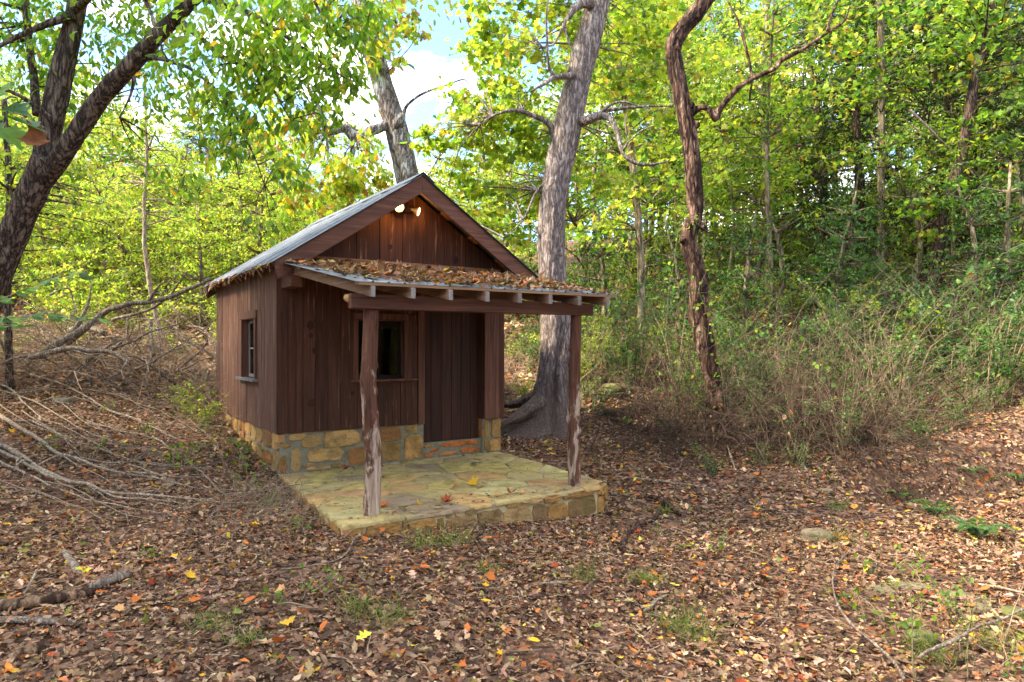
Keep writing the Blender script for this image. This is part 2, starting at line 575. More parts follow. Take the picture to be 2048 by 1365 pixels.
def lens_mat(name, colr, st):
    m, t, b = newmat(name)
    b.inputs['Base Color'].default_value = (0.9, 0.85, 0.75, 1)
    b.inputs['Emission Color'].default_value = (*colr, 1)
    b.inputs['Emission Strength'].default_value = st
    return m
M['lens_hot'] = lens_mat('lit_flood_lens', (1.0, 0.52, 0.07), 0.6)
M['lens_side'] = lens_mat('lit_side_lens', (1.0, 0.85, 0.62), 0.3)
M['bulb'] = simple('flood_bulb_glass', lin(96, 88, 82), lin(120, 112, 104), 20, 0.4, 0)

def leaf_mat(name, trans=0.5, gain=1.6, rough=0.45, spec=0.35):
    m, t, b = newmat(name)
    a = nd(t, 'ShaderNodeAttribute', attribute_name='tint')
    tcn = t.nodes.new('ShaderNodeTexCoord')
    n = noise(t, tcn.outputs['Object'], 30.0, 3, 0.6)
    c = mix(t, 1.0, a.outputs['Color'], ramp(t, n, [(0.3, (.72, .75, .7)), (0.7, (1.2, 1.2, 1.15))]), 'MULTIPLY')
    t.links.new(c, b.inputs['Base Color'])
    b.inputs['Roughness'].default_value = rough
    b.inputs['Specular IOR Level'].default_value = spec
    if trans:
        tr = t.nodes.new('ShaderNodeBsdfTranslucent')
        t.links.new(mix(t, 1.0, c, (gain, gain, gain * 0.65), 'MULTIPLY'), tr.inputs['Color'])
        ms = t.nodes.new('ShaderNodeMixShader')
        ms.inputs[0].default_value = trans
        t.links.new(b.outputs[0], ms.inputs[1])
        t.links.new(tr.outputs[0], ms.inputs[2])
        t.links.new(ms.outputs[0], t.nodes['Material Output'].inputs['Surface'])
    return m
M['leaf'] = leaf_mat('green_leaf')
M['litter'] = leaf_mat('dry_leaf', 0.12, 1.2, 0.7, 0.2)
M['needle'] = leaf_mat('cedar_foliage', 0.15, 1.2, 0.6, 0.2)

def bark_mat(name, dark, mid, pale, sc=1.0, patch=0.66, patchcol=None, stain=None):
    m, t, b = newmat(name)
    def crack(k, seed):
        v, _ = coords(t, (11 * sc * k, 11 * sc * k, 2.6 * sc * k))
        n = noise(t, v, 1.0, 3, 0.55, dist=0.35)
        s1 = nd(t, 'ShaderNodeMath', operation='SUBTRACT')
        s1.inputs[1].default_value = 0.5
        t.links.new(n, s1.inputs[0])
        s2 = nd(t, 'ShaderNodeMath', operation='ABSOLUTE')
        t.links.new(s1.outputs[0], s2.inputs[0])
        s3 = nd(t, 'ShaderNodeMath', operation='MULTIPLY')
        s3.inputs[1].default_value = 5.0
        s3.use_clamp = True
        t.links.new(s2.outputs[0], s3.inputs[0])
        return s3.outputs[0]
    c1, c2 = crack(1.0, 0), crack(2.3, 1)
    mn = nd(t, 'ShaderNodeMath', operation='MULTIPLY')
    t.links.new(c1, mn.inputs[0])
    t.links.new(ramp(t, c2, [(0, (.45, .45, .45)), (0.6, (1, 1, 1))]), mn.inputs[1])
    hgt_ = mn.outputs[0]
    v3, _ = coords(t, (40, 40, 16))
    fine = noise(t, v3, 1.0, 5, 0.7)
    c = ramp(t, hgt_, [(0.05, dark), (0.32, mid), (0.85, pale)])
    c = mix(t, 1.0, c, ramp(t, fine, [(0.3, (.6, .6, .6)), (0.7, (1.25, 1.25, 1.25))]), 'MULTIPLY')
    v2, _ = coords(t, (3, 3, 1.2))
    p = noise(t, v2, 1.0, 5, 0.7)
    if patchcol:
        pm = nd(t, 'ShaderNodeMath', operation='MULTIPLY')
        t.links.new(ramp(t, p, [(patch, (0, 0, 0)), (patch + .08, (.75, .75, .75))]), pm.inputs[0])
        t.links.new(ramp(t, hgt_, [(0.1, (.15, .15, .15)), (0.5, (1, 1, 1))]), pm.inputs[1])
        c = mix(t, pm.outputs[0], c, patchcol)
    if stain:
        tcn = t.nodes.new('ShaderNodeTexCoord')
        sx = t.nodes.new('ShaderNodeSeparateXYZ')
        t.links.new(tcn.outputs['Object'], sx.inputs[0])
        mr = nd(t, 'ShaderNodeMapRange')
        mr.inputs['From Min'].default_value = 0.0
        mr.inputs['From Max'].default_value = stain[0]
        mr.inputs['To Min'].default_value = 0.75
        mr.inputs['To Max'].default_value = 0.0
        t.links.new(sx.outputs[2], mr.inputs['Value'])
        v4, _ = coords(t, (5, 5, 1.0))
        ad = nd(t, 'ShaderNodeMath')
        t.links.new(mr.outputs[0], ad.inputs[0])
        t.links.new(noise(t, v4, 1.0, 4, 0.6), ad.inputs[1])
        c = mix(t, ramp(t, ad.outputs[0], [(0.60, (0, 0, 0)), (0.98, (.8, .8, .8))]), c, stain[1])
    t.links.new(c, b.inputs['Base Color'])
    b.inputs['Roughness'].default_value = 0.9
    b.inputs['Specular IOR Level'].default_value = 0.15
    bump(t, b, hgt_, 1.0, 0.025 / sc)
    return m
M['oakbark'] = bark_mat('furrowed_dark_bark', lin(52, 43, 37), lin(114, 97, 84), lin(160, 140, 124), 1.4)
M['greybark'] = bark_mat('grey_bark', lin(92, 80, 74), lin(150, 134, 126), lin(190, 178, 170), 1.5, 0.60, lin(204, 198, 194), (1.3, lin(92, 77, 68)))
M['lichenbark'] = bark_mat('lichen_bark', lin(72, 62, 58), lin(134, 120, 112), lin(176, 164, 156), 1.2, 0.48, lin(200, 204, 206))
M['deadwood'] = bark_mat('bare_dead_wood', lin(38, 27, 22), lin(104, 78, 64), lin(164, 136, 118), 0.8, 0.54, lin(60, 40, 32))
M['sapling'] = bark_mat('smooth_sapling_bark', lin(92, 80, 62), lin(150, 134, 108), lin(178, 162, 136), 0.5, 0.62, lin(110, 104, 82))
M['cedarbark'] = bark_mat('cedar_bark', lin(44, 34, 28), lin(92, 74, 62), lin(128, 108, 92), 1.2)
M['limb'] = bark_mat('pale_fallen_limb', lin(136, 118, 98), lin(172, 154, 132), lin(204, 188, 166), 1.6, 0.64, lin(140, 118, 96))
M['greylimb'] = bark_mat('grey_brush_limb', lin(108, 94, 82), lin(150, 134, 118), lin(188, 174, 156), 1.6, 0.60, lin(196, 190, 180))
M['log'] = bark_mat('rotting_log', lin(60, 44, 34), lin(134, 106, 80), lin(172, 144, 114), 0.8, 0.58, lin(62, 56, 56))
M['root'] = bark_mat('dark_root', lin(48, 34, 28), lin(98, 74, 60), lin(126, 100, 82), 0.8)
M['twig'] = simple('dry_twig', lin(112, 88, 70), lin(170, 146, 120), 12, 0.85, 0)
M['deadstem'] = simple('dead_brown_stem', lin(56, 42, 34), lin(100, 80, 64), 6, 0.85, 0)
M['greenstem'] = simple('green_stem', lin(78, 76, 50), lin(110, 104, 72), 8, 0.7, 0)

def ground_mat():
    m, t, b = newmat('forest_floor')
    tcn = t.nodes.new('ShaderNodeTexCoord')
    vo = nd(t, 'ShaderNodeTexVoronoi', Scale=17.0, Randomness=1.0)
    t.links.new(tcn.outputs['Object'], vo.inputs['Vector'])
    sp = t.nodes.new('ShaderNodeSeparateColor')
    t.links.new(vo.outputs['Color'], sp.inputs[0])
    c = ramp(t, sp.outputs[0], [(0, lin(74, 54, 44)), (0.2, lin(104, 78, 62)), (0.42, lin(132, 102, 82)), (0.6, lin(92, 68, 56)), (0.78, lin(146, 114, 92)),
                                (0.93, lin(172, 104, 60)), (0.97, lin(160, 140, 70))], 'CONSTANT')
    n = noise(t, tcn.outputs['Object'], 60, 5, 0.7)
    c = mix(t, 1.0, c, ramp(t, n, [(0.3, (.55, .55, .55)), (0.7, (1.2, 1.2, 1.2))]), 'MULTIPLY')
    n2 = noise(t, tcn.outputs['Object'], 0.9, 4, 0.6)
    c = mix(t, ramp(t, n2, [(0.5, (0, 0, 0)), (0.7, (.55, .55, .55))]), c, lin(78, 58, 46))
    t.links.new(c, b.inputs['Base Color'])
    b.inputs['Roughness'].default_value = 0.95
    b.inputs['Specular IOR Level'].default_value = 0.1
    bump(t, b, vo.outputs['Distance'], 0.7, 0.05)
    return m
M['ground'] = ground_mat()

# ------------------------------------------------------------------ the ground
def axis(lo, hi, c, fine, n):
    t = np.linspace(-1, 1, n)
    k = 3.2
    s = np.sinh(k * t) / math.sinh(k)
    return np.where(s < 0, c + s * (c - lo), c + s * (hi - c))
gx = axis(-70, 70, 0.5, 0.1, 301)
gy = axis(-25, 95, 7.0, 0.1, 301)
GX, GY = np.meshgrid(gx, gy)
GZ = terrain(GX, GY)
n_ = 301
ii = (np.arange(n_ - 1)[:, None] * n_ + np.arange(n_ - 1)[None, :]).ravel()
gme = np_mesh('ground', np.stack([GX.ravel(), GY.ravel(), GZ.ravel()], 1), [np.stack([ii, ii + 1, ii + n_ + 1, ii + n_], 1)])
ground = link('ground', gme, M['ground'], None, True)
tag(ground, kind='structure')

# ------------------------------------------------------------------ the cabin (own axes: x along the front, y into the building)
CA = R(34.1)
CO = np.array([-2.677, 7.875, 0.0])
CU = np.array([math.cos(CA), math.sin(CA), 0])
CV = np.array([-math.sin(CA), math.cos(CA), 0])
def c2w(x, y, z): return CO + CU * x + CV * y + np.array([0, 0, z])
def w2c(X, Y):
    dx, dy = X - CO[0], Y - CO[1]
    return dx * CU[0] + dy * CU[1], dx * CV[0] + dy * CV[1]

cabin = empty('wooden_cabin', tuple(CO), CA)
tag(cabin, 'small dark brown board cabin with metal gable roof and front porch', 'cabin')

def part(name, mb, mat, parent, bevel=0.0, sm=False):
    return mb.build(name, M[mat], parent, sm, bevel)

def stone_piece(name, outline, place, thick, mat, parent, dome=0.55, seed=0):
    "one stone: outline (k,2) in its plane; place(a,b,h) gives the point h proud of the plane"
    O = np.asarray(outline, float)
    c = O.mean(0)
    k = len(O)
    rs = np.random.default_rng(seed)
    rings = [(1.0, -0.02), (1.0, thick * 0.55), (0.95, thick * 0.92), (dome, thick * 1.0)]
    V = []
    for s, hgt in rings:
        for p in O:
            q = c + (p - c) * s
            V.append(place(q[0], q[1], hgt + (rs.normal(0, thick * 0.16) if hgt > thick * 0.5 else 0)))
    V.append(place(c[0], c[1], thick * 1.02))
    F4 = [(r * k + i, r * k + (i + 1) % k, (r + 1) * k + (i + 1) % k, (r + 1) * k + i) for r in range(3) for i in range(k)]
    F3 = [(3 * k + i, 3 * k + (i + 1) % k, 4 * k) for i in range(k)]
    me = np_mesh(name, np.array(V), [F4, F3])
    return link(name, me, M[mat], parent, name == 'flagstone')

def round_rect(x0, z0, x1, z1, k=12, p=3.2, j=0.07, seed=0):
    rs = np.random.default_rng(seed)
    th = np.linspace(0, 2 * math.pi, k, endpoint=False) + rs.uniform(-.1, .1, k)
    cx, cz, a, b = (x0 + x1) / 2, (z0 + z1) / 2, (x1 - x0) / 2, (z1 - z0) / 2
    c, s = np.cos(th), np.sin(th)
    rad = 1 / (np.abs(c) ** p + np.abs(s) ** p) ** (1 / p) * (1 + rs.normal(0, j, k))
    return np.stack([cx + a * rad * c, cz + b * rad * s], 1)

front_pl = lambda a, b, hgt: (a, -hgt, b)
left_pl = lambda a, b, hgt: (-hgt, a, b)

# foundation
D_W, D_L = 3.04, 3.42
mb = MB()
mb.box(0, 1.838, 0, D_L, -0.7, 0.462)
mb.box(1.838, 2.745, 0.06, D_L, -0.7, 0.192)
mb.box(2.745, D_W, 0, D_L, -0.7, 0.462)
found = part('foundation', mb, 'mortar', cabin)
FS = [(-0.015, 0.36, 0.056, 0.449), (0.102, 0.376, 0.298, 0.448), (0.251, 0.276, 0.478, 0.423), (0.513, 0.253, 0.972, 0.455), (0.311, 0.095, 0.762, 0.253),
      (0.128, 0.01, 0.234, 0.283), (0.011, 0.297, 0.123, 0.340), (0.0, 0.0, 0.070, 0.205), (0.311, 0.002, 0.585, 0.050), (0.268, 0.055, 0.39, 0.089),
      (0.603, 0.006, 0.790, 0.060), (0.813, 0.012, 1.048, 0.225), (1.0, 0.26, 1.20, 0.455), (1.23, 0.27, 1.51, 0.455), (1.08, 0.02, 1.195, 0.235), (1.226, 0.012, 1.51, 0.245),
      (1.581, 0.345, 1.742, 0.455), (1.563, 0.01, 1.821, 0.318), (2.881, 0.190, 3.035, 0.455), (2.857, 0.008, 3.035, 0.175), (2.762, 0.015, 2.845, 0.440)]
for i, r in enumerate(FS):
    stone_piece('stone', round_rect(*r, k=13, p=7, j=0.06, seed=i), front_pl, 0.018, 'stone', found, 0.75, i)
SS = [(2.09, 0.110, 2.735, 0.186), (1.97, 0.066, 2.08, 0.110), (1.87, 0.012, 2.02, 0.055), (2.43, 0.015, 2.73, 0.085), (2.09, 0.012, 2.38, 0.050), (1.88, 0.130, 1.98, 0.165)]
for i, r in enumerate(SS):
    stone_piece('stone', round_rect(*r, k=14, p=3.0, j=0.05, seed=50 + i), lambda a, b, hgt: (a, 0.06 - hgt, b), 0.016, 'step_stone', found, 0.6, i)
yy = 0.02
i = 0
while yy < 3.3:
    wd = random.uniform(0.16, 0.42)
    split = random.uniform(0.15, 0.32)
    for z0, z1 in ((0.02, split - 0.015), (split + 0.012, 0.452)):
        stone_piece('stone', round_rect(yy, z0, min(yy + wd, 3.4), z1, k=12, p=7, j=0.06, seed=90 + i), left_pl, 0.018, 'stone', found, 0.75, i)
        i += 1
    yy += wd + 0.03
for z0, z1 in ((0.22, 0.32), (0.34, 0.45)):
    stone_piece('stone', round_rect(0.012, z0, 0.11, z1, k=10, p=4, seed=int(z0 * 99)), lambda a, b, hgt: (2.745 - hgt, a, b), 0.008, 'step_stone', found)

# walls: a dark core carries the boards
RX, RZ, SL = 1.584, 3.575, 0.660
def roofz(x): return RZ - SL * abs(x - RX)
def top(x, d=0.10): return roofz(x) - d
mb = MB()
mb.prism([(-0.01, 0.0, 0.47), (0.935, 0, 0.47), (0.935, 0, 2.40), (-0.01, 0, 2.40)], (0, 0.04, 0))
mb.prism([(0.935, 0, 0.47), (1.54, 0, 0.47), (1.54, 0, 1.095), (0.935, 0, 1.095)], (0, 0.04, 0))
mb.prism([(0.935, 0, 1.795), (1.54, 0, 1.795), (1.54, 0, 2.40), (0.935, 0, 2.40)], (0, 0.04, 0))
mb.prism([(1.54, 0, 0.47), (1.842, 0, 0.47), (1.842, 0, 2.40), (1.54, 0, 2.40)], (0, 0.04, 0))
mb.prism([(1.842, 0, 2.06), (2.75, 0, 2.06), (2.75, 0, 2.40), (1.842, 0, 2.40)], (0, 0.04, 0))
mb.prism([(2.75, 0, 0.47), (3.05, 0, 0.47), (3.05, 0, 2.40), (2.75, 0, 2.40)], (0, 0.04, 0))
mb.prism([(-0.01, 0, 2.405), (3.05, 0, 2.405), (3.05, 0, top(3.05, .12)), (RX, 0, top(RX, .12)), (-0.01, 0, top(-.01, .12))], (0, 0.04, 0))
fwall = part('front_wall', mb, 'dark', cabin)
def board(x0, x1, z0, z1, y=-0.008, th=0.024, mat='siding', parent=None, name='plank'):
    q = random.uniform(-0.004, 0.004)
    m = MB().box(x0 + .002, x1 - .002, y - th - q, y, z0, z1)
    return part(name, m, mat, parent, 0.003)
LB_ = [-0.048, 0.085, 0.175, 0.256, 0.405, 0.555, 0.71, 0.925]
for a, b in zip(LB_[:-1], LB_[1:]):
    board(a, b, 0.464 + random.uniform(-.004, .004), 2.40, parent=fwall)
for a, b in zip([0.925, 1.11, 1.286, 1.39, 1.498], [1.11, 1.286, 1.39, 1.498, 1.737]):
    board(a, b, 0.464, 1.05, parent=fwall)
    board(a, b, 1.88, 2.40, parent=fwall)
board(1.56, 1.737, 1.06, 1.87, parent=fwall)
board(1.83, 2.20, 2.06, 2.40, parent=fwall)
board(2.20, 2.55, 2.06, 2.40, parent=fwall)
board(2.55, 2.75, 2.06, 2.40, parent=fwall)
board(2.99, 3.085, 0.464, 2.40, parent=fwall)
board(1.74, 1.835, 0.455, 2.40, y=-0.03, th=0.022, mat='trim', parent=fwall, name='door_trim')
board(2.75, 2.985, 0.462, 2.40, y=-0.010, th=0.034, mat='trim', parent=fwall, name='door_trim')
# gable boards
GB = [-0.03, 0.309, 0.604, 0.906, 1.213, 1.519, 1.823, 2.125, 2.446, 2.76, 3.08]
for a, b in zip(GB[:-1], GB[1:]):
    a2, b2 = a + .003, b - .003
    z0 = 2.41
    P = [(a2, -0.012, z0), (b2, -0.012, z0), (b2, -0.012, max(top(b2, .07), z0 + .01))]
    if a2 < RX < b2: P.append((RX, -0.012, top(RX, .07)))
    P.append((a2, -0.012, max(top(a2, .07), z0 + .01)))
    part('plank', MB().prism(P, (0, -0.026 - random.uniform(0, .006), 0)), 'siding', fwall, 0.003)
for kx, kz, kr in ((0.345, 1.72, .045), (0.352, 1.60, .028), (0.40, 1.42, .034), (0.36, 0.80, .042), (0.86, 0.90, .024), (1.02, 0.82, .02), (1.35, 2.72, .03), (2.3, 2.62, .04)):
    th = np.linspace(0, 2 * math.pi, 14, endpoint=False)
    P = [(kx + kr * math.cos(t) * (1 + .12 * math.sin(3 * t + kx * 9)), -0.034 if kz < 2.4 else -0.040, kz + kr * 1.25 * math.sin(t)) for t in th]
    part('knot', MB().prism(P, (0, -0.003, 0)), 'knot', fwall, 0.001)
# left, right and back walls
mb = MB()
mb.prism([(0, 0.04, 0.47), (0, 1.005, 0.47), (0, 1.005, 2.42), (0, 0.04, 2.42)], (0.04, 0, 0))
mb.prism([(0, 1.005, 0.47), (0, 1.655, 0.47), (0, 1.655, 1.06), (0, 1.005, 1.06)], (0.04, 0, 0))
mb.prism([(0, 1.005, 1.82), (0, 1.655, 1.82), (0, 1.655, 2.42), (0, 1.005, 2.42)], (0.04, 0, 0))
mb.prism([(0, 1.655, 0.47), (0, 3.4, 0.47), (0, 3.4, 2.42), (0, 1.655, 2.42)], (0.04, 0, 0))
lwall = part('left_wall', mb, 'dark', cabin)
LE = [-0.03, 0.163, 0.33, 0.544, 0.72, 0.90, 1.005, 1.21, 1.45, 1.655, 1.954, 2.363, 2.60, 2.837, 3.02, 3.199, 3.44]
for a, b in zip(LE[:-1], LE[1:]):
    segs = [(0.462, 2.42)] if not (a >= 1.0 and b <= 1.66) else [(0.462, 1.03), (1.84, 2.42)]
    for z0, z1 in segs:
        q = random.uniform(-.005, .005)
        part('plank', MB().box(-0.034 - q, -0.008, a + .003, b - .003, z0 + random.uniform(-.006, .006), z1), 'siding_worn_lit', lwall, 0.003)
mb = MB().box(3.01, 3.05, 0.04, 3.4, 0.47, 2.42)
rwall = part('right_wall', mb, 'dark', cabin)
for k in range(14):
    a = -0.03 + k * 0.247
    part('plank', MB().box(3.056, 3.082, a + .003, a + .244, 0.462, 2.42), 'siding', rwall)
mb = MB().prism([(-0.01, 3.4, 0.47), (3.05, 3.4, 0.47), (3.05, 3.4, top(3.05, .12)), (RX, 3.4, top(RX, .12)), (-.01, 3.4, top(-.01, .12))], (0, -0.04, 0))
bwall = part('back_wall', mb, 'dark', cabin)
for k in range(12):
    a, b = -0.03 + k * 0.259, -0.03 + (k + 1) * 0.259 - .005
    P = [(a, 3.408, 0.46), (b, 3.408, 0.46), (b, 3.408, top(b, .12)), (a, 3.408, top(a, .12))]
    part('plank', MB().prism(P, (0, 0.026, 0)), 'siding', bwall)
part('floor_boards', MB().box(0.05, 3.0, 0.25, 3.35, 0.465, 0.49), 'dark', cabin)

# front window
win = empty('window'); win.parent = cabin
tag(win, 'dark four-pane front window beside the door')
board(0.865, 1.605, 1.80, 1.878, y=-0.03, th=0.024, mat='trim', parent=win, name='frame')
board(0.865, 0.93, 1.055, 1.797, y=-0.03, th=0.022, mat='trim', parent=win, name='frame')
board(1.545, 1.64, 1.055, 1.797, y=-0.03, th=0.022, mat='trim', parent=win, name='frame')
part('sill', MB().box(0.82, 1.72, -0.085, 0.02, 1.030, 1.056), 'trim', win, 0.003)
part('reveal', MB().box(0.925, 0.937, -0.012, 0.10, 1.06, 1.80).box(1.538, 1.55, -0.012, 0.10, 1.06, 1.80).box(0.937, 1.538, -0.012, 0.10, 1.788, 1.80), 'trim', win)
part('sash', MB().box(0.937, 0.975, 0.045, 0.075, 1.07, 1.788).box(1.50, 1.538, 0.045, 0.075, 1.07, 1.788).box(0.975, 1.50, 0.045, 0.075, 1.07, 1.105)
     .box(0.975, 1.50, 0.045, 0.075, 1.70, 1.788).box(1.224, 1.244, 0.047, 0.073, 1.105, 1.70).box(0.975, 1.224, 0.047, 0.073, 1.40, 1.42).box(1.244, 1.50, 0.047, 0.073, 1.40, 1.42), 'dark', win)
for x0, x1 in ((0.975, 1.224), (1.244, 1.50)):
    for z0, z1 in ((1.105, 1.40), (1.42, 1.70)):
        part('pane', MB().box(x0, x1, 0.058, 0.062, z0, z1), 'glass', win)
# side window
win2 = empty('window'); win2.parent = cabin
tag(win2, 'narrow side window in the left wall with brown trim')
def lboard(y0, y1, z0, z1, name, x1=-0.036, th=0.022): part(name, MB().box(x1 - th, x1, y0, y1, z0, z1), 'trim', win2, 0.003)
lboard(0.90, 1.82, 1.822, 1.93, 'frame')
lboard(0.91, 0.995, 1.06, 1.819, 'frame')
lboard(1.66, 1.80, 1.06, 1.819, 'frame')
part('sill', MB().box(-0.10, 0.02, 0.87, 1.84, 1.018, 1.052), 'endgrain', win2, 0.003)
part('reveal', MB().box(-0.035, 0.15, 0.995, 1.005, 1.056, 1.82).box(-0.035, 0.15, 1.65, 1.66, 1.056, 1.82).box(-0.035, 0.15, 1.005, 1.65, 1.81, 1.82), 'trim', win2)
part('sash', MB().box(0.035, 0.06, 1.005, 1.045, 1.056, 1.81).box(0.035, 0.06, 1.61, 1.65, 1.056, 1.81).box(0.035, 0.06, 1.045, 1.61, 1.056, 1.10).box(0.035, 0.06, 1.045, 1.61, 1.77, 1.81)
     .box(0.037, 0.058, 1.318, 1.338, 1.10, 1.77).box(0.037, 0.058, 1.045, 1.318, 1.43, 1.45).box(0.037, 0.058, 1.338, 1.61, 1.43, 1.45), 'endgrain', win2)
for y0, y1 in ((1.045, 1.318), (1.338, 1.61)):
    for z0, z1 in ((1.10, 1.43), (1.45, 1.77)):
        part('pane', MB().box(0.046, 0.049, y0, y1, z0, z1), 'glass', win2)

# plank door set back in its opening
door = part('door', MB().box(1.85, 2.742, 0.13, 0.15, 0.194, 2.06), 'dark', cabin)
DX = [1.85, 2.0, 2.165, 2.31, 2.46, 2.61, 2.742]
for a, b in zip(DX[:-1], DX[1:]):
    q = random.uniform(0, .004)
    part('plank', MB().box(a + .003, b - .003, 0.106 - q, 0.13, 0.196, 2.05), 'door', door, 0.003)
part('door_jamb', MB().box(2.735, 2.748, -0.008, 0.104, 0.465, 2.06), 'door', cabin)
part('door_jamb', MB().box(1.839, 1.849, -0.008, 0.104, 0.465, 2.06), 'door', cabin)
part('door_head', MB().box(1.85, 2.734, -0.008, 0.104, 2.05, 2.059), 'door', cabin)

# main roof
roof = empty('roof'); roof.parent = cabin
EX0, EX1 = -0.19, 3.358
def rib_profile(y0, y1, period=0.203, hgt=0.016, hw=0.018):
    P = [(y0, 0.0)]
    n = int(round((y1 - y0) / period))
    for k in range(1, n):
        c = y0 + k * (y1 - y0) / n
        P += [(c - hw, 0), (c, hgt), (c + hw, 0)]
    P.append((y1, 0.0))
    return P
YS = np.linspace(-0.50, 3.60, 7)
for side in (-1, 1):
    xe = RX + side * 1.80
    for a, b in zip(YS[:-1], YS[1:]):
        pr = rib_profile(a, b - 0.001) if True else None
        ztop = RZ
        poly = [(RX, y, ztop + hh) for y, hh in pr] + [(RX, y, ztop + hh - 0.005) for y, hh in pr[::-1]]
        part('roof_sheet', MB().prism(poly, (xe - RX, 0, -SL * 1.80)), 'galv', roof)
part('ridge_cap', MB().prism([(RX - .16, -0.51, RZ + .022 - SL * .16), (RX, -0.51, RZ + .03), (RX + .16, -0.51, RZ + .022 - SL * .16), (RX + .16, -0.51, RZ + .014 - SL * .16),
                              (RX, -0.51, RZ + .022), (RX - .16, -0.51, RZ + .014 - SL * .16)], (0, 4.13, 0)), 'galv', roof)
for side in (-1, 1):
    for dx in (0.12, 0.55, 0.98, 1.41, 1.72):
        x = RX + side * dx
        z = roofz(x) - 0.008
        hx = 0.05
        P = [(x - hx, -0.425, z - SL * 0 + (SL * hx if side > 0 else -SL * hx)), (x + hx, -0.425, z - (SL * hx if side > 0 else -SL * hx)),
             (x + hx, -0.425, z - .03 - (SL * hx if side > 0 else -SL * hx)), (x - hx, -0.425, z - .03 + (SL * hx if side > 0 else -SL * hx))]
        part('purlin', MB().prism(P, (0, 4.0, 0)), 'rawboard', roof)
    xe = EX0 if side < 0 else EX1
    for yb, sub in ((-0.47, 'rake_board'), (3.56, 'rake_board')):
        P = [(RX, yb, RZ - .012), (xe, yb, roofz(xe) - .012), (xe + side * -0.045, yb, roofz(xe) - .20), (RX, yb, RZ - .225)]
        o = part(sub, MB().prism(P, (0, 0.04, 0)), 'rake', roof, 0.004)
    for k in range(7):
        y = 0.0 + k * 0.56
        x1 = RX + side * 1.70
        x0 = RX + side * 1.10
        P = [(x0, y, roofz(x0) - .042), (x1, y, roofz(x1) - .042), (x1, y, roofz(x1) - .115), (x0, y, roofz(x0) - .13)]
        part('rafter_tail', MB().prism(P, (0, 0.042, 0)), 'rake', roof)
part('plate_end', MB().box(0.0, 0.13, -0.44, -0.04, 2.13, 2.30, 0.004), 'beam', cabin, 0.006)
part('plate_end', MB().box(2.95, 3.08, -0.44, -0.045, 2.13, 2.28, 0.004), 'beam', cabin, 0.006)

# porch roof, its beam and rough cedar posts
porch = empty('porch_roof'); porch.parent = cabin
PY0, PZ0, PY1, PZ1 = -0.04, 2.455, -2.60, 2.022
def pz(y): return PZ0 + (y - PY0) / (PY1 - PY0) * (PZ1 - PZ0)
XS = np.linspace(-0.09, 2.86, 6)
for a, b in zip(XS[:-1], XS[1:]):
    pr = rib_profile(a, b - .001, 0.147, 0.013, 0.016)
    poly = [(x, PY0, PZ0 + hh) for x, hh in pr] + [(x, PY0, PZ0 + hh - .004) for x, hh in pr[::-1]]
    part('roof_sheet', MB().prism(poly, (random.uniform(-.004, .004), PY1 - PY0, PZ1 - PZ0)), 'galv', porch)
for y in (-2.56, -1.75, -0.95, -0.15):
    z = pz(y) - 0.006
    s_ = (PZ1 - PZ0) / (PY1 - PY0)
    P = [(-0.07, y - .045, z - .045 * s_), (-0.07, y + .045, z + .045 * s_), (-0.07, y + .045, z - .022 + .045 * s_), (-0.07, y - .045, z - .022 - .045 * s_)]
    part('lath', MB().prism(P, (2.89, 0, 0)), 'rawboard', porch)
for k in range(8):
    x = 0.045 + k * 0.375 + random.uniform(-.01, .01)
    e = -2.62 + random.uniform(-.015, .015)
    P = [(x - .022, -0.05, pz(-.05) - .032), (x - .022, e, pz(e) - .032), (x - .022, e, pz(e) - .125), (x - .022, -0.05, pz(-.05) - .125)]
    mbr = MB().prism(P, (0.044, 0, 0))
    o = part('rafter', mbr, 'rafter', porch, 0.002)
    o.data.materials.append(M['endgrain'])
    for p in o.data.polygons:
        if p.normal.y < -0.9: p.material_index = 1
part('beam', MB().box(-0.08, 2.62, -2.46, -2.415, 1.80, 1.93, .002), 'beam', porch, 0.004)
part('beam', MB().box(-0.07, 2.61, -2.41, -2.365, 1.80, 1.925, .002), 'beam', porch, 0.004)
part('ledger', MB().box(0.10, 2.98, -0.085, -0.045, 2.475, 2.53, .002), 'rawboard', porch, 0.003)
part('roof_bracket', MB().box(0.05, 0.165, -0.34, -0.12, 2.435, 2.515), 'bracket', porch, 0.004)
part('roof_bracket', MB().box(3.07, 3.20, -0.34, -0.12, 2.42, 2.505), 'bracket', porch, 0.004)

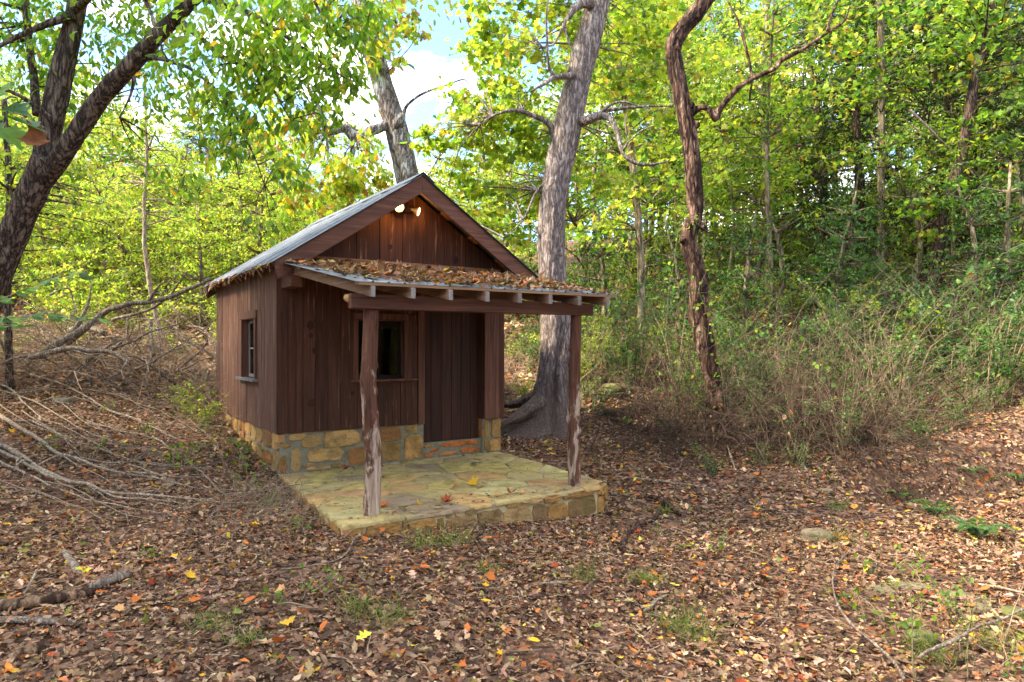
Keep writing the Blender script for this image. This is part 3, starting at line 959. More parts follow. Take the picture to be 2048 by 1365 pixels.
def cedar_post(x, y, ztop, r0, r1, seed, lean=(0, 0)):
    rs = np.random.default_rng(seed)
    zs = np.linspace(-0.01, ztop, 70)
    sides = 28
    th = np.linspace(0, 2 * math.pi, sides, endpoint=False)
    cxs = np.interp(zs, [0, .5, 1.1, ztop], [0, rs.normal(0, .012), rs.normal(0, .012), 0]) + lean[0] * (1 - zs / ztop)
    rad = np.interp(zs, [0, 0.25, ztop], [r0, r0 * .97, r1])
    Z, T = np.meshgrid(zs, th, indexing='ij')
    Rr = rad[:, None] * np.ones_like(T)
    P = np.stack([np.cos(T) * .9, np.sin(T) * .9, Z * 1.4 + seed], -1).reshape(-1, 3)
    Rr = Rr * (1 + .10 * fbm(P * 1.3, 3).reshape(Z.shape)) - .006 * (np.abs(vnoise(P * np.array([4, 4, .8]))).reshape(Z.shape) < .12)
    for k in range(24):
        kz, kt, kr = rs.uniform(.05, ztop - .05), rs.uniform(0, 6.28), rs.uniform(.016, .038)
        dt = (T - kt + math.pi) % (2 * math.pi) - math.pi
        d2 = ((Z - kz) ** 2 + (dt * r0) ** 2) / kr ** 2
        Rr = Rr + rs.uniform(.010, .022) * np.exp(-d2)
    V = np.stack([cxs[:, None] + Rr * np.cos(T), Rr * np.sin(T), Z], -1).reshape(-1, 3)
    n = len(zs)
    i = np.arange(n - 1)[:, None] * sides
    j = np.arange(sides)[None, :]
    F = np.stack([i + j, i + (j + 1) % sides, i + sides + (j + 1) % sides, i + sides + j], -1).reshape(-1, 4)
    o = link('post', np_mesh('post', V, [F]), M['post'], cabin, True)
    o.location = (x, y, 0)
    return o
cedar_post(0.137, -2.372, 1.802, 0.073, 0.066, 3, (0.0, 0))
cedar_post(2.435, -2.395, 1.802, 0.072, 0.058, 8, (-0.02, 0))

# twin flood lamp under the gable
fl = empty('floodlight', tuple(c2w(1.56, -0.045, 3.215)), CA)
tag(fl, 'twin flood lamp with one bulb glaring, fixed under the gable peak', 'lamp')
th = np.linspace(0, 2 * math.pi, 20, endpoint=False)
part('base_plate', MB().prism([(.055 * math.cos(t), 0.0, .055 * math.sin(t)) for t in th], (0, -0.025, 0)), 'fixture', fl, .004)
part('junction_box', MB().box(-.045, .045, -.05, -.026, -.045, .045), 'fixture', fl, .006)
part('cable', MB().tube(resample([(.0, -.012, .045), (.01, -.012, .12), (.03, -.012, .20)], [.004] * 3, .02)[0], .004, 6), 'fixture', fl)
def lathe(prof, o, d, sides=24):
    o, d = np.array(o, float), np.array(d, float)
    d /= np.linalg.norm(d)
    a = np.cross(d, [0, 0, 1.0]); a /= np.linalg.norm(a)
    b = np.cross(d, a)
    t = np.linspace(0, 2 * math.pi, sides, endpoint=False)
    V, F = [], []
    for s, r in prof:
        V.append(o + d * s + r * (np.cos(t)[:, None] * a + np.sin(t)[:, None] * b))
    V = np.vstack(V)
    j = np.arange(sides)
    for k in range(len(prof) - 1):
        F.append(np.stack([k * sides + j, k * sides + (j + 1) % sides, (k + 1) * sides + (j + 1) % sides, (k + 1) * sides + j], 1))
    return V, [np.vstack(F)]
def flood(base, d, lens, e, tag_):
    d = np.array(d, float); d /= np.linalg.norm(d)
    part('arm', MB().tube([(0, -.02, 0), tuple(np.array(base) * .5 + np.array([0, -.035, .0])), base], [.011, .011, .014], 8), 'fixture', fl, sm=True)
    bl = MB().add(*lathe([(-.015, .005), (-.015, .02), (.02, .02), (.04, .028), (.085, .056), (.092, .058)], base, d))
    part('bulb', bl, 'bulb', fl, sm=True)
    ln = MB().add(*lathe([(.0922, .0575), (.099, .05), (.103, .03), (.1045, .001)], base, d))
    part('lens', ln, lens, fl, sm=True)
    ld = bpy.data.lights.new('flood_glow', 'POINT')
    ld.energy = e
    ld.color = (1.0, 0.46, 0.10)
    ld.shadow_soft_size = 0.05
    lo = bpy.data.objects.new('flood_glow', ld)
    col.objects.link(lo)
    lo.parent = fl
    p = np.array(base) + d * .115
    lo.location = tuple(p + np.array([0, -.01, 0]))
    lo.rotation_euler = Vector(tuple(-d)).to_track_quat('Z', 'Y').to_euler()
flood((-0.125, -0.06, 0.0), (-0.30, -0.95, -0.16), 'lens_hot', 2.4, 1)
flood((0.06, -0.06, -0.005), (0.80, -0.62, -0.34), 'lens_side', 0.5, 2)

# mud dauber nest by the beam end
nv, nf = lathe([(-.03, .004), (-.02, .03), (.0, .04), (.03, .032), (.05, .006)], tuple(c2w(-0.06, -2.33, 1.90)), (0.3, 0, -1), 10)
nest = link('insect_nest', np_mesh('insect_nest', nv + rng.normal(0, .004, nv.shape), nf), M['nest'])
tag(nest, 'small tan insect nest behind the left end of the porch beam', 'nest')

# ------------------------------------------------------------------ stone patio
patio = empty('stone_patio', tuple(CO), CA)
tag(patio, 'low ochre flagstone patio under the porch with mortared stone edge', 'patio', kind='thing')
OUT = [(-0.02, -0.075), (-0.10, -1.40), (-0.20, -2.60), (1.20, -2.60), (2.55, -2.60), (2.76, -2.48), (2.86, -1.2), (3.0, -0.075)]
part('slab', MB().prism([(x, y, -0.75) for x, y in OUT], (0, 0, 0.741)).box(-.01, 3.0, -.08, 0.05, -.75, -.012), 'slab', patio)
ES = [(-0.185, -0.135, -0.033, -0.022), (-0.016, -0.178, 0.322, -0.022), (0.325, -0.10, 0.37, -0.025), (0.380, -0.19, 0.655, -0.045), (0.668, -0.18, 0.728, -0.06), (0.742, -0.185, 1.069, -0.080),
      (0.562, -0.038, 0.734, 0.0), (0.75, -0.068, 0.814, -0.02), (0.846, -0.068, 0.911, -0.022), (0.952, -0.073, 1.069, -0.018), (1.086, -0.215, 1.354, -0.06), (1.375, -0.25, 1.691, -0.085),
      (1.715, -0.25, 1.887, -0.085), (1.896, -0.265, 2.144, -0.094), (2.165, -0.31, 2.524, -0.081), (1.40, -0.070, 1.575, -0.012), (1.589, -0.066, 1.834, -0.008), (1.843, -0.080, 2.054, -0.008), (2.069, -0.074, 2.50, -0.008)]
for i, r in enumerate(ES):
    stone_piece('edge_stone', round_rect(*r, k=13, p=8, j=0.05, seed=200 + i), lambda a, b, hgt: (a, -2.60 - hgt, b), random.uniform(.012, .028), 'edge_stone', patio, 0.78, i)
dv = np.array([0.21, 0.12]); dv /= np.linalg.norm(dv)
for i, (a0, z0, a1, z1) in enumerate([(0.0, -0.30, 0.12, -0.10), (0.0, -.09, .12, -0.012), (0.135, -.16, .24, -.02), (0.135, -.30, .24, -.18)]):
    stone_piece('edge_stone', round_rect(a0, z0, a1, z1, k=12, p=4, seed=240 + i), lambda a, b, hgt: (2.55 + dv[0] * a + .5 * hgt, -2.60 + dv[1] * a - .86 * hgt, b), .04, 'edge_stone', patio, .78, i)
for k in range(7):
    y0 = -2.42 + k * 0.34
    stone_piece('edge_stone', round_rect(y0, -0.32, y0 + .31, -.02, k=12, p=4, seed=260 + k), lambda a, b, hgt: (2.765 + (a + 2.48) * .1 + hgt, a, b), .03, 'edge_stone', patio, .78, k)
    stone_piece('edge_stone', round_rect(y0 - .1, -0.16, y0 + .21, -.02, k=12, p=4, seed=280 + k), lambda a, b, hgt: (-0.02 - (-.075 - a) * .0712 - hgt, a, b), .02, 'edge_stone', patio, .78, k)

def clip(poly, n, c):
    out = []
    for i in range(len(poly)):
        p, q = poly[i], poly[(i + 1) % len(poly)]
        dp, dq = np.dot(p, n) - c, np.dot(q, n) - c
        if dp <= 0: out.append(p)
        if dp * dq < 0: out.append(p + (q - p) * dp / (dp - dq))
    return out
frs = np.random.default_rng(21)
sites = []
while len(sites) < 46:
    p = np.array([frs.uniform(-.15, 2.95), frs.uniform(-2.58, -.1)])
    if all(np.hypot((p - q)[0] * .8, (p - q)[1] * 1.1) > .27 for q in sites): sites.append(p)
    elif frs.random() < .002: break
for i, s in enumerate(sites):
    poly = [np.array(p) for p in [(-0.03, -0.09), (-0.215, -2.625), (2.56, -2.625), (2.78, -2.49), (2.99, -0.09)]]
    for j, q in enumerate(sites):
        if j != i:
            n = (q - s) / np.linalg.norm(q - s)
            poly = clip(poly, n, np.dot((s + q) / 2, n) - .008)
            if len(poly) < 3: break
    if len(poly) < 3: continue
    poly = np.array(poly)
    dens = []
    for a, b in zip(poly, np.roll(poly, -1, 0)):
        m = max(1, int(np.linalg.norm(b - a) / .13))
        dens += [a + (b - a) * t / m for t in range(m)]
    dens = np.array(dens) + frs.normal(0, .007, (len(dens), 2))
    cc = dens.mean(0)
    dens = cc + (dens - cc) * .985
    tl = frs.normal(0, .006, 2)
    zz = frs.uniform(-.004, .003)
    stone_piece('flagstone', dens, lambda a, b, hgt, cc=cc, tl=tl, zz=zz: (a, b, hgt - .010 + zz + (a - cc[0]) * tl[0] + (b - cc[1]) * tl[1]), .014, 'flag', patio, .8, i)

# ------------------------------------------------------------------ trees
LITC = [(118, 89, 69), (144, 113, 89), (92, 69, 54), (164, 132, 105), (74, 56, 45), (182, 150, 120), (132, 88, 58), (190, 110, 54), (206, 162, 56), (128, 134, 62), (146, 74, 44)]
LITW = [22, 18, 18, 12, 12, 6, 7, 2.4, 1.3, 0.9, 1.2]
YGREEN = ([(172, 180, 62), (150, 172, 62), (120, 150, 54), (194, 188, 84), (92, 122, 48), (172, 142, 60)], [24, 28, 22, 12, 14, 4])
MGREEN = ([(92, 124, 42), (116, 146, 48), (70, 100, 38), (146, 160, 54), (170, 158, 52), (130, 92, 50)], [28, 26, 20, 14, 6, 2])
DGREEN = ([(66, 98, 52), (84, 120, 62), (104, 138, 66), (52, 78, 44), (128, 150, 72), (120, 88, 56)], [26, 26, 18, 16, 8, 3])
CEDAR = ([(52, 70, 40), (66, 84, 46), (40, 54, 34), (96, 78, 56), (84, 100, 54)], [30, 24, 20, 14, 12])

def spray(lb, c, r, n, size, kind, pal, up=0.7, droop=0.25, flat=1.0, clumps=None, width=1.0, sp=.20):
    "a cloud of n leaves gathered in clumps inside the ellipsoid c, r"
    c, r = np.asarray(c, float), np.asarray(r, float) * np.ones(3)
    k = clumps or max(3, n // 28)
    cc = unit(k) * (rng.random((k, 1)) ** 0.40)
    pick = rng.integers(0, k, n)
    loc = rng.normal(0, 1, (n, 3)) * np.array([sp, sp, sp * 0.7 * flat])
    P = c + (cc[pick] + loc) * r
    D = unit(n) * np.array([1, 1, .5])
    out = (P - c) / r
    D = D + 0.5 * out * np.array([1, 1, 0])
    D[:, 2] -= droop * 2
    N = unit(n) * 0.75
    N[:, 2] += up
    S = size * np.exp(rng.normal(0, .22, n))
    shade = np.exp(rng.normal(0, .10, k))[pick][:, None]
    lb.add(*leaves(P, D, N, S, kind, palette(n, *pal) * shade, rng.normal(-.1, .2, n), rng.normal(.1, .25, n), width))
    return P, c + cc * r

def taper(n, r0, r1): return np.linspace(r0, r1, n)

def limb_mesh(pts, rad, sides=10, step=0.08, rough=0.12, ridge=0.0, wob=0.0, ns=5.0, ridges=9):
    P, r = resample(pts, rad, step)
    if wob:
        k = np.stack([fbm(P * 2.3 + o, 2) for o in (1.7, 31.1, 77.7)], 1)
        env = np.minimum(1, np.arange(len(P)) / 6)[:, None]
        P = P + k * wob * env
    return tube(P, r, sides, rough, True, ns, ridge, ridges)

def twigs_to(mb, starts, targets, r0=0.008, r1=0.002):
    "thin boughs from the nearest bough point out to each leaf clump"
    S = np.asarray(starts)
    for t in targets:
        d = np.linalg.norm(S - t, axis=1)
        a = S[int(np.argmin(d))]
        L = np.linalg.norm(t - a)
        m = (a + t) / 2 + rng.normal(0, .08 * L, 3) + np.array([0, 0, .10 * L])
        P, r = resample([a, m, t], [r0 + .006 * L, r0, r1], max(.12, L / 5))
        mb.tube(P, r, 4, 0, False)

def root_obj(name, base, label, cat, group=None):
    e = empty(name, tuple(base))
    tag(e, label, cat, group)
    return e

def child(name, V, F, mat, parent, base, tint=None, sm=True):
    me = np_mesh(name, V - np.asarray(base), F, tint)
    return link(name, me, mat, parent, sm)

def child_mb(name, mb, mat, parent, base):
    V = np.vstack(mb.V) - np.asarray(base)
    o = link(name, np_mesh(name, V, [np.vstack(f) for f in mb.F.values()]), mat, parent, True)
    if name == 'twigs': o['kind'] = 'stuff'
    return o

def child_lb(name, lb, mat, parent, base):
    me = lb.mesh(name)
    co = np.empty(len(me.vertices) * 3, np.float32)
    me.vertices.foreach_get('co', co)
    co = co.reshape(-1, 3) - np.asarray(base, np.float32)
    me.vertices.foreach_set('co', co.ravel())
    me.update()
    return link(name, me, mat, parent)

def ring_pts(pts, step=0.3):
    P, _ = resample(pts, np.ones(len(pts)), step)
    return P

# --- the forked tree leaning in from the left
b0 = np.array([-6.35, 7.6, tz(-6.35, 7.6) - .1])
oak = root_obj('leaning_tree', b0, 'forked dark-barked tree leaning in from the left edge of the picture', 'tree')
pt = [b0, at(-62, 690, 7.5), at(-25, 600, 7.45), at(14, 500, 7.4), at(60, 396, 7.3), at(95, 318, 7.2)]
V, F = limb_mesh(pt, [.23, .17, .15, .14, .136, .132], 56, .05, .05, .022, 0, 2.5, 30)
child('trunk', V, F, M['oakbark'], oak, b0)
pa = [at(84, 345, 7.3), at(104, 235, 7.3), at(118, 170, 7.3), at(137, 88, 7.3), at(152, 20, 7.3), at(175, -140, 7.3), at(150, -420, 7.6), at(120, -760, 8.0)]
V, F = limb_mesh(pa, [.11, .115, .109, .098, .085, .077, .06, .04], 44, .05, .06, .018, 0, 2.5, 24)
child('limb', V, F, M['oakbark'], oak, b0)
pb = [at(88, 360, 7.25), at(132, 299, 7.1), at(198, 200, 6.95), at(264, 128, 6.75), at(317, 70, 6.6), at(374, 13, 6.45), at(500, -130, 6.2), at(640, -300, 6.0)]
V, F = limb_mesh(pb, [.094, .098, .087, .077, .066, .06, .053, .04], 44, .05, .06, .016, 0, 2.5, 24)
child('limb', V, F, M['oakbark'], oak, b0)
mb = MB()
small = [([at(285, 115, 6.75), at(330, 120, 6.6), at(380, 140, 6.4), at(450, 200, 6.2), at(500, 290, 6.1), at(530, 370, 6.0)], [.03, .022, .016, .012, .008, .004]),
         ([at(270, 150, 6.8), at(262, 190, 6.8), at(240, 235, 6.8)], [.022, .012, .004]),
         ([at(405, -5, 6.4), at(520, 40, 6.1), at(620, 110, 5.9), at(700, 160, 5.8)], [.04, .025, .016, .006]),
         ([at(450, 200, 6.2), at(470, 300, 6.1), at(480, 350, 6.1)], [.012, .008, .003]),
         ([at(150, 30, 7.2), at(60, 60, 7.0), at(-40, 120, 6.8)], [.05, .03, .015]),
         ([at(118, 250, 7.2), at(40, 190, 7.0), at(-30, 170, 6.8)], [.03, .02, .012]),
         ([at(360, 40, 6.5), at(440, 110, 6.2), at(520, 150, 6.0), at(580, 240, 5.9)], [.03, .02, .012, .005]),
         ([at(150, 20, 7.2), at(240, -60, 6.4), at(300, 20, 5.9), at(330, 110, 5.7)], [.04, .03, .015, .006]),
         ([at(74, 230, 7.4), at(66, 140, 7.5), at(50, 20, 7.6), at(40, -90, 7.7)], [.045, .04, .035, .03]),
         ([at(500, -130, 6.2), at(600, -40, 5.9), at(660, 60, 5.8)], [.03, .02, .008])]
bp = []
for p, r in small:
    V, F = limb_mesh(p, r, 8, .06, .1, 0, .02)
    child('limb', V, F, M['oakbark'], oak, b0)
    bp.append(ring_pts(p, .15))
for p in (pa, pb): bp.append(ring_pts(p, .2))
bp = np.vstack(bp)
lb = LB()
OAKP = ([(120, 152, 46), (142, 174, 50), (94, 130, 42), (164, 188, 58), (192, 180, 52), (204, 160, 52)], [30, 28, 22, 12, 5, 2])
tg = []
for px, py, rp, Y, n in [(60, 40, 90, 6.6, 330), (210, 60, 110, 6.5, 380), (330, 30, 110, 6.3, 380), (470, 60, 110, 6.0, 420), (590, 40, 100, 5.9, 400), (650, 120, 85, 5.8, 330),
                         (430, 160, 85, 6.1, 280), (540, 170, 80, 6.0, 260), (505, 270, 75, 6.0, 120), (535, 350, 60, 6.0, 60), (470, 330, 55, 6.1, 40), (300, 170, 60, 6.6, 110),
                         (40, 160, 70, 6.6, 160), (180, 190, 70, 6.8, 120), (250, 260, 60, 6.7, 60), (700, 30, 70, 5.8, 220), (690, 170, 45, 5.8, 90), (330, 330, 60, 6.6, 60), (150, 330, 70, 6.9, 70),
                         (620, 230, 45, 5.9, 60), (540, 430, 45, 6.0, 24), (400, 250, 60, 6.2, 70)]:
    if px < 420: Y += .9
    s = rp / FPX * Y
    P, cc = spray(lb, at(px, py, Y), (s, s * .9, s), int(n * 1.35), .086, 'ellip', OAKP, .45, .5, 1.0, sp=.36)
    tg += list(cc[:10])
for px, py, rp, Y, n in [(-200, -250, 260, 7, 900), (150, -300, 260, 6.6, 900), (450, -280, 240, 6.0, 800), (700, -200, 170, 5.8, 450), (-420, -40, 220, 7, 600), (150, -650, 280, 7, 700), (-350, -600, 300, 7.5, 700), (520, -560, 260, 6.3, 500)]:
    s = rp / FPX * Y
    P, cc = spray(lb, at(px, py, Y), (s, s * 1.3, s), n, .115, 'ellip', OAKP, .45, .4, sp=.3)
    tg += list(cc[:12])
twigs_to(mb, bp, tg, .005, .0015)
child_mb('twigs', mb, M['oakbark'], oak, b0)
child_lb('crown', lb, M['leaf'], oak, b0)

# --- the lichen-grey tree behind the cabin
b1 = np.array([-2.35, 15.6, tz(-2.35, 15.6) - .1])
t2 = root_obj('roof_tree', b1, 'lichen-spotted grey trunk rising behind the cabin roof peak', 'tree')
pt = [b1, at(845, 520, 15.6), at(818, 370, 15.6), at(795, 270, 15.6), at(762, 160, 15.6), at(735, 60, 15.6), at(712, -40, 15.7), at(690, -220, 15.8), at(700, -450, 16)]
V, F = limb_mesh(pt, [.42, .31, .28, .26, .24, .225, .21, .17, .1], 48, .08, .06, .03, .0, 2.0, 26)
child('trunk', V, F, M['lichenbark'], t2, b1)
mb = MB()
l1 = [at(775, 250, 15.5), at(745, 262, 15.3), at(712, 275, 15.2), at(690, 258, 15.1), at(655, 264, 15.0), at(652, 250, 15.0)]
child('limb', *limb_mesh(l1, [.12, .11, .12, .09, .09, .05], 12, .05, .3, 0, .03), M['lichenbark'], t2, b1)
l2 = [at(790, 262, 15.5), at(798, 245, 15.4), at(806, 228, 15.4)]
child('limb', *limb_mesh(l2, [.14, .13, .06], 12, .05, .3), M['lichenbark'], t2, b1)
child('limb', *limb_mesh([at(806, 232, 15.4), at(815, 210, 15.4), at(850, 186, 15.4), at(900, 168, 15.4), at(930, 160, 15.4), at(942, 176, 15.4)], [.05, .035, .03, .022, .014, .008], 7, .08, .1, 0, .02), M['lichenbark'], t2, b1)
child('limb', *limb_mesh([at(880, 176, 15.4), at(890, 190, 15.4), at(896, 200, 15.4)], [.015, .01, .004], 5, .08), M['lichenbark'], t2, b1)
lb = LB()
tg = []
for px, py, rp, n in [(560, 250, 80, 260), (600, 300, 90, 320), (680, 330, 70, 240), (640, 230, 60, 150), (740, 340, 60, 200), (700, 400, 70, 240), (760, 70, 55, 120), (800, 35, 70, 200), (820, 70, 40, 80), (770, 120, 28, 50),
                      (620, 380, 60, 160), (640, 30, 90, 260), (600, -120, 200, 600), (800, -160, 160, 450), (700, -350, 220, 700), (560, 150, 60, 120), (560, -350, 200, 450), (850, -380, 180, 450)]:
    s = rp / FPX * 15.3
    P, cc = spray(lb, at(px, py, 15.0 + rng.uniform(-.8, .8)), (s, s * 1.2, s), n, .17, 'oak', ([(164, 176, 46), (140, 164, 50), (184, 160, 48), (112, 140, 44), (150, 108, 54)], [26, 26, 20, 14, 8]), .3, .5, width=1.25)
    tg += list(cc[:7])
twigs_to(mb, np.vstack([ring_pts(pt[3:]), ring_pts(l1), ring_pts(l2)]), tg, .012, .003)
child_mb('twigs', mb, M['lichenbark'], t2, b1)
child_lb('crown', lb, M['leaf'], t2, b1)

# --- the big grey tree beside the porch
YB = 11.0
b2 = at(1096, 845, YB)
b2[2] = tz(b2[0], b2[1])
t3 = root_obj('big_grey_tree', b2, 'big grey-barked tree with flared roots right of the porch', 'tree')
zs = [(1108, 880, 44), (1107, 830, 40), (1108, 770, 36), (1112, 700, 33), (1112, 640, 33), (1105, 560, 29), (1103, 480, 28), (1105, 420, 28), (1113, 360, 29), (1127, 290, 30), (1142, 220, 29), (1158, 150, 27), (1174, 90, 27), (1190, 30, 25), (1208, -50, 24), (1225, -150, 22), (1230, -330, 18), (1240, -600, 12)]
pt = [at(x, y, YB) for x, y, _ in zs]
rr = [q * .94 / FPX * YB for _, _, q in zs]
P, r = resample(pt, rr, .045)
sides = 72
V, F = tube(P, r, sides, .05, True, 2.2, .030, 30)
k = len(P) * sides
A = V[:k].reshape(len(P), sides, 3)
hz_ = A[:, :, 2] - b2[2]
ang = np.arctan2(A[:, :, 1] - P[:, None, 1], A[:, :, 0] - P[:, None, 0])
flare = np.exp(-np.clip(hz_, -.1, None) / .26)
lob = .42 * np.clip(np.cos(ang - 3.35), 0, 1) ** 6 * 1.5 + .22 * np.clip(np.cos(ang + 1.15), 0, 1) ** 8 + .20 * np.clip(np.cos(ang + 2.05), 0, 1) ** 9 + .18 * np.clip(np.cos(ang - .2), 0, 1) ** 6 + .2 * np.clip(np.cos(ang - 1.6), 0, 1) ** 4
cre = -.10 * np.exp(-((ang + 1.35 + .25 * np.sin(hz_ * 2.2)) / .16) ** 2) * smooth(hz_, .2, .7) * (1 - smooth(hz_, 1.4, 2.2))
cre += -.06 * np.exp(-((ang + 1.72) / .14) ** 2) * (1 - smooth(hz_, .5, 1.1))
off = flare * lob * .85 + cre
A[:, :, 0] += np.cos(ang) * off
A[:, :, 1] += np.sin(ang) * off
V[:k] = A.reshape(-1, 3)
child('trunk', V, F, M['greybark'], t3, b2)
mb = MB()
rt = [at(1085, 805, 10.85), at(1050, 826, 10.7), at(1022, 842, 10.55), at(998, 856, 10.45)]
child('root', *limb_mesh(rt, [.15, .10, .07, .03], 28, .03, .3, .06), M['greybark'], t3, b2)
child('root', *limb_mesh([at(1082, 790, 11.05), at(1040, 806, 11.2), at(1004, 812, 11.4)], [.12, .07, .03], 20, .04, .3, .05), M['greybark'], t3, b2)
mb = MB()
brs = [([at(1156, 150, YB), at(1138, 152, 10.7), at(1110, 156, 10.5), at(1085, 170, 10.3), at(1064, 184, 10.2)], [.06, .05, .04, .028, .012]),
       ([at(1110, 156, 10.5), at(1098, 135, 10.4), at(1095, 90, 10.3), at(1092, 45, 10.2), at(1100, -20, 10.2)], [.028, .02, .018, .014, .01]),
       ([at(1190, 20, YB), at(1172, 5, 10.7), at(1150, 14, 10.6), at(1138, 34, 10.5)], [.085, .08, .07, .04]),
       ([at(1138, 30, 10.5), at(1122, 60, 10.4), at(1105, 90, 10.4), at(1085, 95, 10.4), at(1086, 128, 10.4)], [.03, .022, .016, .012, .008]),
       ([at(1130, 40, 10.5), at(1132, 70, 10.4), at(1145, 100, 10.4), at(1146, 118, 10.4)], [.025, .018, .012, .006]),
       ([at(1150, 245, YB), at(1175, 240, 10.8), at(1200, 232, 10.7), at(1222, 240, 10.6), at(1236, 270, 10.5), at(1244, 305, 10.4), at(1268, 325, 10.4), at(1300, 330, 10.4), at(1336, 322, 10.4)], [.09, .075, .06, .045, .038, .033, .03, .024, .012]),
       ([at(1244, 305, 10.4), at(1256, 285, 10.3), at(1282, 262, 10.2), at(1310, 250, 10.2)], [.02, .016, .012, .006]),
       ([at(1180, 238, 10.8), at(1215, 222, 10.7), at(1270, 215, 10.6), at(1345, 214, 10.5)], [.05, .03, .022, .014]),
       ([at(1195, 232, 10.7), at(1222, 210, 10.6), at(1250, 205, 10.5), at(1300, 220, 10.5)], [.03, .02, .015, .008]),
       ([at(1110, 268, YB), at(1095, 245, 10.9), at(1070, 232, 10.8), at(1045, 222, 10.7), at(1015, 222, 10.6), at(985, 232, 10.6), at(960, 250, 10.5)], [.06, .05, .04, .034, .026, .016, .006]),
       ([at(1100, 360, YB), at(1075, 380, 10.9), at(1060, 410, 10.8), at(1045, 440, 10.8), at(1008, 475, 10.7)], [.03, .022, .018, .014, .006]),
       ([at(1225, -150, YB), at(1120, -220, 10.5), at(1000, -240, 10), at(880, -200, 9.6)], [.10, .08, .05, .02]),
       ([at(1225, -150, YB), at(1330, -240, 11), at(1460, -260, 11), at(1600, -200, 11)], [.10, .08, .05, .02])]
bp = [ring_pts(pt[9:])]
for p, r in brs:
    child('limb', *limb_mesh(p, r, 10, .06, .15, 0, .03), M['greybark'], t3, b2)
    bp.append(ring_pts(p, .15))
lb = LB()
tg = []
for px, py, rp, Y, n in [(960, 90, 80, 11.5, 420), (1010, 40, 90, 11.5, 480), (1060, 150, 80, 11.5, 380), (930, 210, 75, 11.8, 360), (1000, 250, 85, 11.8, 420), (1060, 300, 80, 12, 360), (940, 300, 70, 12, 320), (900, 340, 60, 12.2, 240),
                         (990, 370, 80, 12.2, 380), (1050, 420, 70, 12.4, 280), (890, 395, 45, 12.4, 130), (1200, 340, 70, 12.5, 260), (1250, 120, 90, 12.5, 400), (1290, 40, 90, 12.5, 420), (1120, 40, 70, 11.5, 280), (870, 280, 50, 12, 140),
                         (960, 455, 60, 12.5, 200), (1300, 190, 70, 12.5, 280), (1040, -150, 180, 11, 700), (1250, -200, 200, 11.5, 800), (950, -120, 120, 11, 330), (1450, -180, 200, 11.5, 700), (1200, -450, 260, 11, 800)]:
    s = rp / FPX * Y
    P, cc = spray(lb, at(px, py, Y + rng.uniform(-.5, .5)), (s, s * 1.3, s * .9), n, .105, 'maple', YGREEN, .8, .25, .5)
    tg += list(cc[:9])
twigs_to(mb, np.vstack(bp), tg, .006, .002)
child_mb('twigs', mb, M['greybark'], t3, b2)
child_lb('crown', lb, M['leaf'], t3, b2)

# --- the twisted dead tree
YD = 10.0
b3 = at(1450, 865, YD)
b3[2] = tz(b3[0], b3[1]) - .05
t4 = root_obj('dead_tree', b3, 'twisted bare red-brown dead tree standing in the brush', 'tree')
zs = [(1450, 870, 30), (1444, 820, 27), (1428, 760, 24), (1412, 700, 25), (1400, 640, 27), (1396, 580, 25), (1394, 545, 24), (1378, 490, 21), (1380, 460, 24), (1390, 432, 18), (1388, 380, 19), (1384, 320, 21), (1376, 260, 22), (1362, 190, 21), (1350, 130, 20), (1347, 95, 22), (1362, 62, 21), (1390, 28, 21), (1425, -14, 18), (1470, -60, 15), (1500, -130, 12)]
pt = [at(x, y, YD) for x, y, _ in zs]
rr = [q * .72 / FPX * YD for _, _, q in zs]
P, r = resample(pt, rr, .03)
V, F = tube(P, r, 56, .16, True, 3.0, .035, 18)
child('trunk', V, F, M['deadwood'], t4, b3)
child('limb', *limb_mesh([at(1378, 230, YD), at(1400, 216, 9.95), at(1420, 220, 9.9), at(1432, 236, 9.9), at(1442, 215, 9.9), at(1475, 178, 9.8), at(1505, 158, 9.8), at(1550, 138, 9.7), at(1562, 122, 9.7), at(1610, 95, 9.6), at(1660, 62, 9.5), at(1688, 42, 9.5), at(1700, 10, 9.5)],
                  [.07, .045, .042, .055, .045, .04, .036, .03, .036, .024, .018, .014, .006], 12, .04, .22, .008, .02), M['deadwood'], t4, b3)
child('limb', *limb_mesh([at(1655, 64, 9.5), at(1660, 40, 9.5), at(1672, 10, 9.5), at(1690, -30, 9.5)], [.022, .018, .014, .008], 8, .05, .2), M['deadwood'], t4, b3)
child('limb', *limb_mesh([at(1505, 158, 9.8), at(1495, 110, 9.8), at(1478, 50, 9.8), at(1455, 5, 9.8)], [.02, .02, .018, .012], 8, .05, .15, 0, .02), M['deadwood'], t4, b3)
child('limb', *limb_mesh([at(1505, 158, 9.8), at(1500, 200, 9.8), at(1520, 190, 9.8)], [.018, .012, .006], 6, .05, .15), M['deadwood'], t4, b3)

def knob(px, py, s):
    p = at(px, py, YD - .05)
    th = unit(140)
    V, F = lathe([(-s, s * .2), (-s * .6, s * .8), (0, s), (s * .6, s * .7), (s, s * .15)], p, (.3, -1, .2), 12)
    V = V + fbm(V * 22, 2)[:, None] * np.array([[.3, .3, .3]]) * s * 1.2
    return V, F
mb = MB()
for px, py, s in ((1382, 448, .10), (1405, 455, .06), (1366, 480, .06), (1392, 250, .06), (1352, 100, .08), (1383, 210, .05)):
    child('knob', *knob(px, py, s), M['deadwood'], t4, b3)

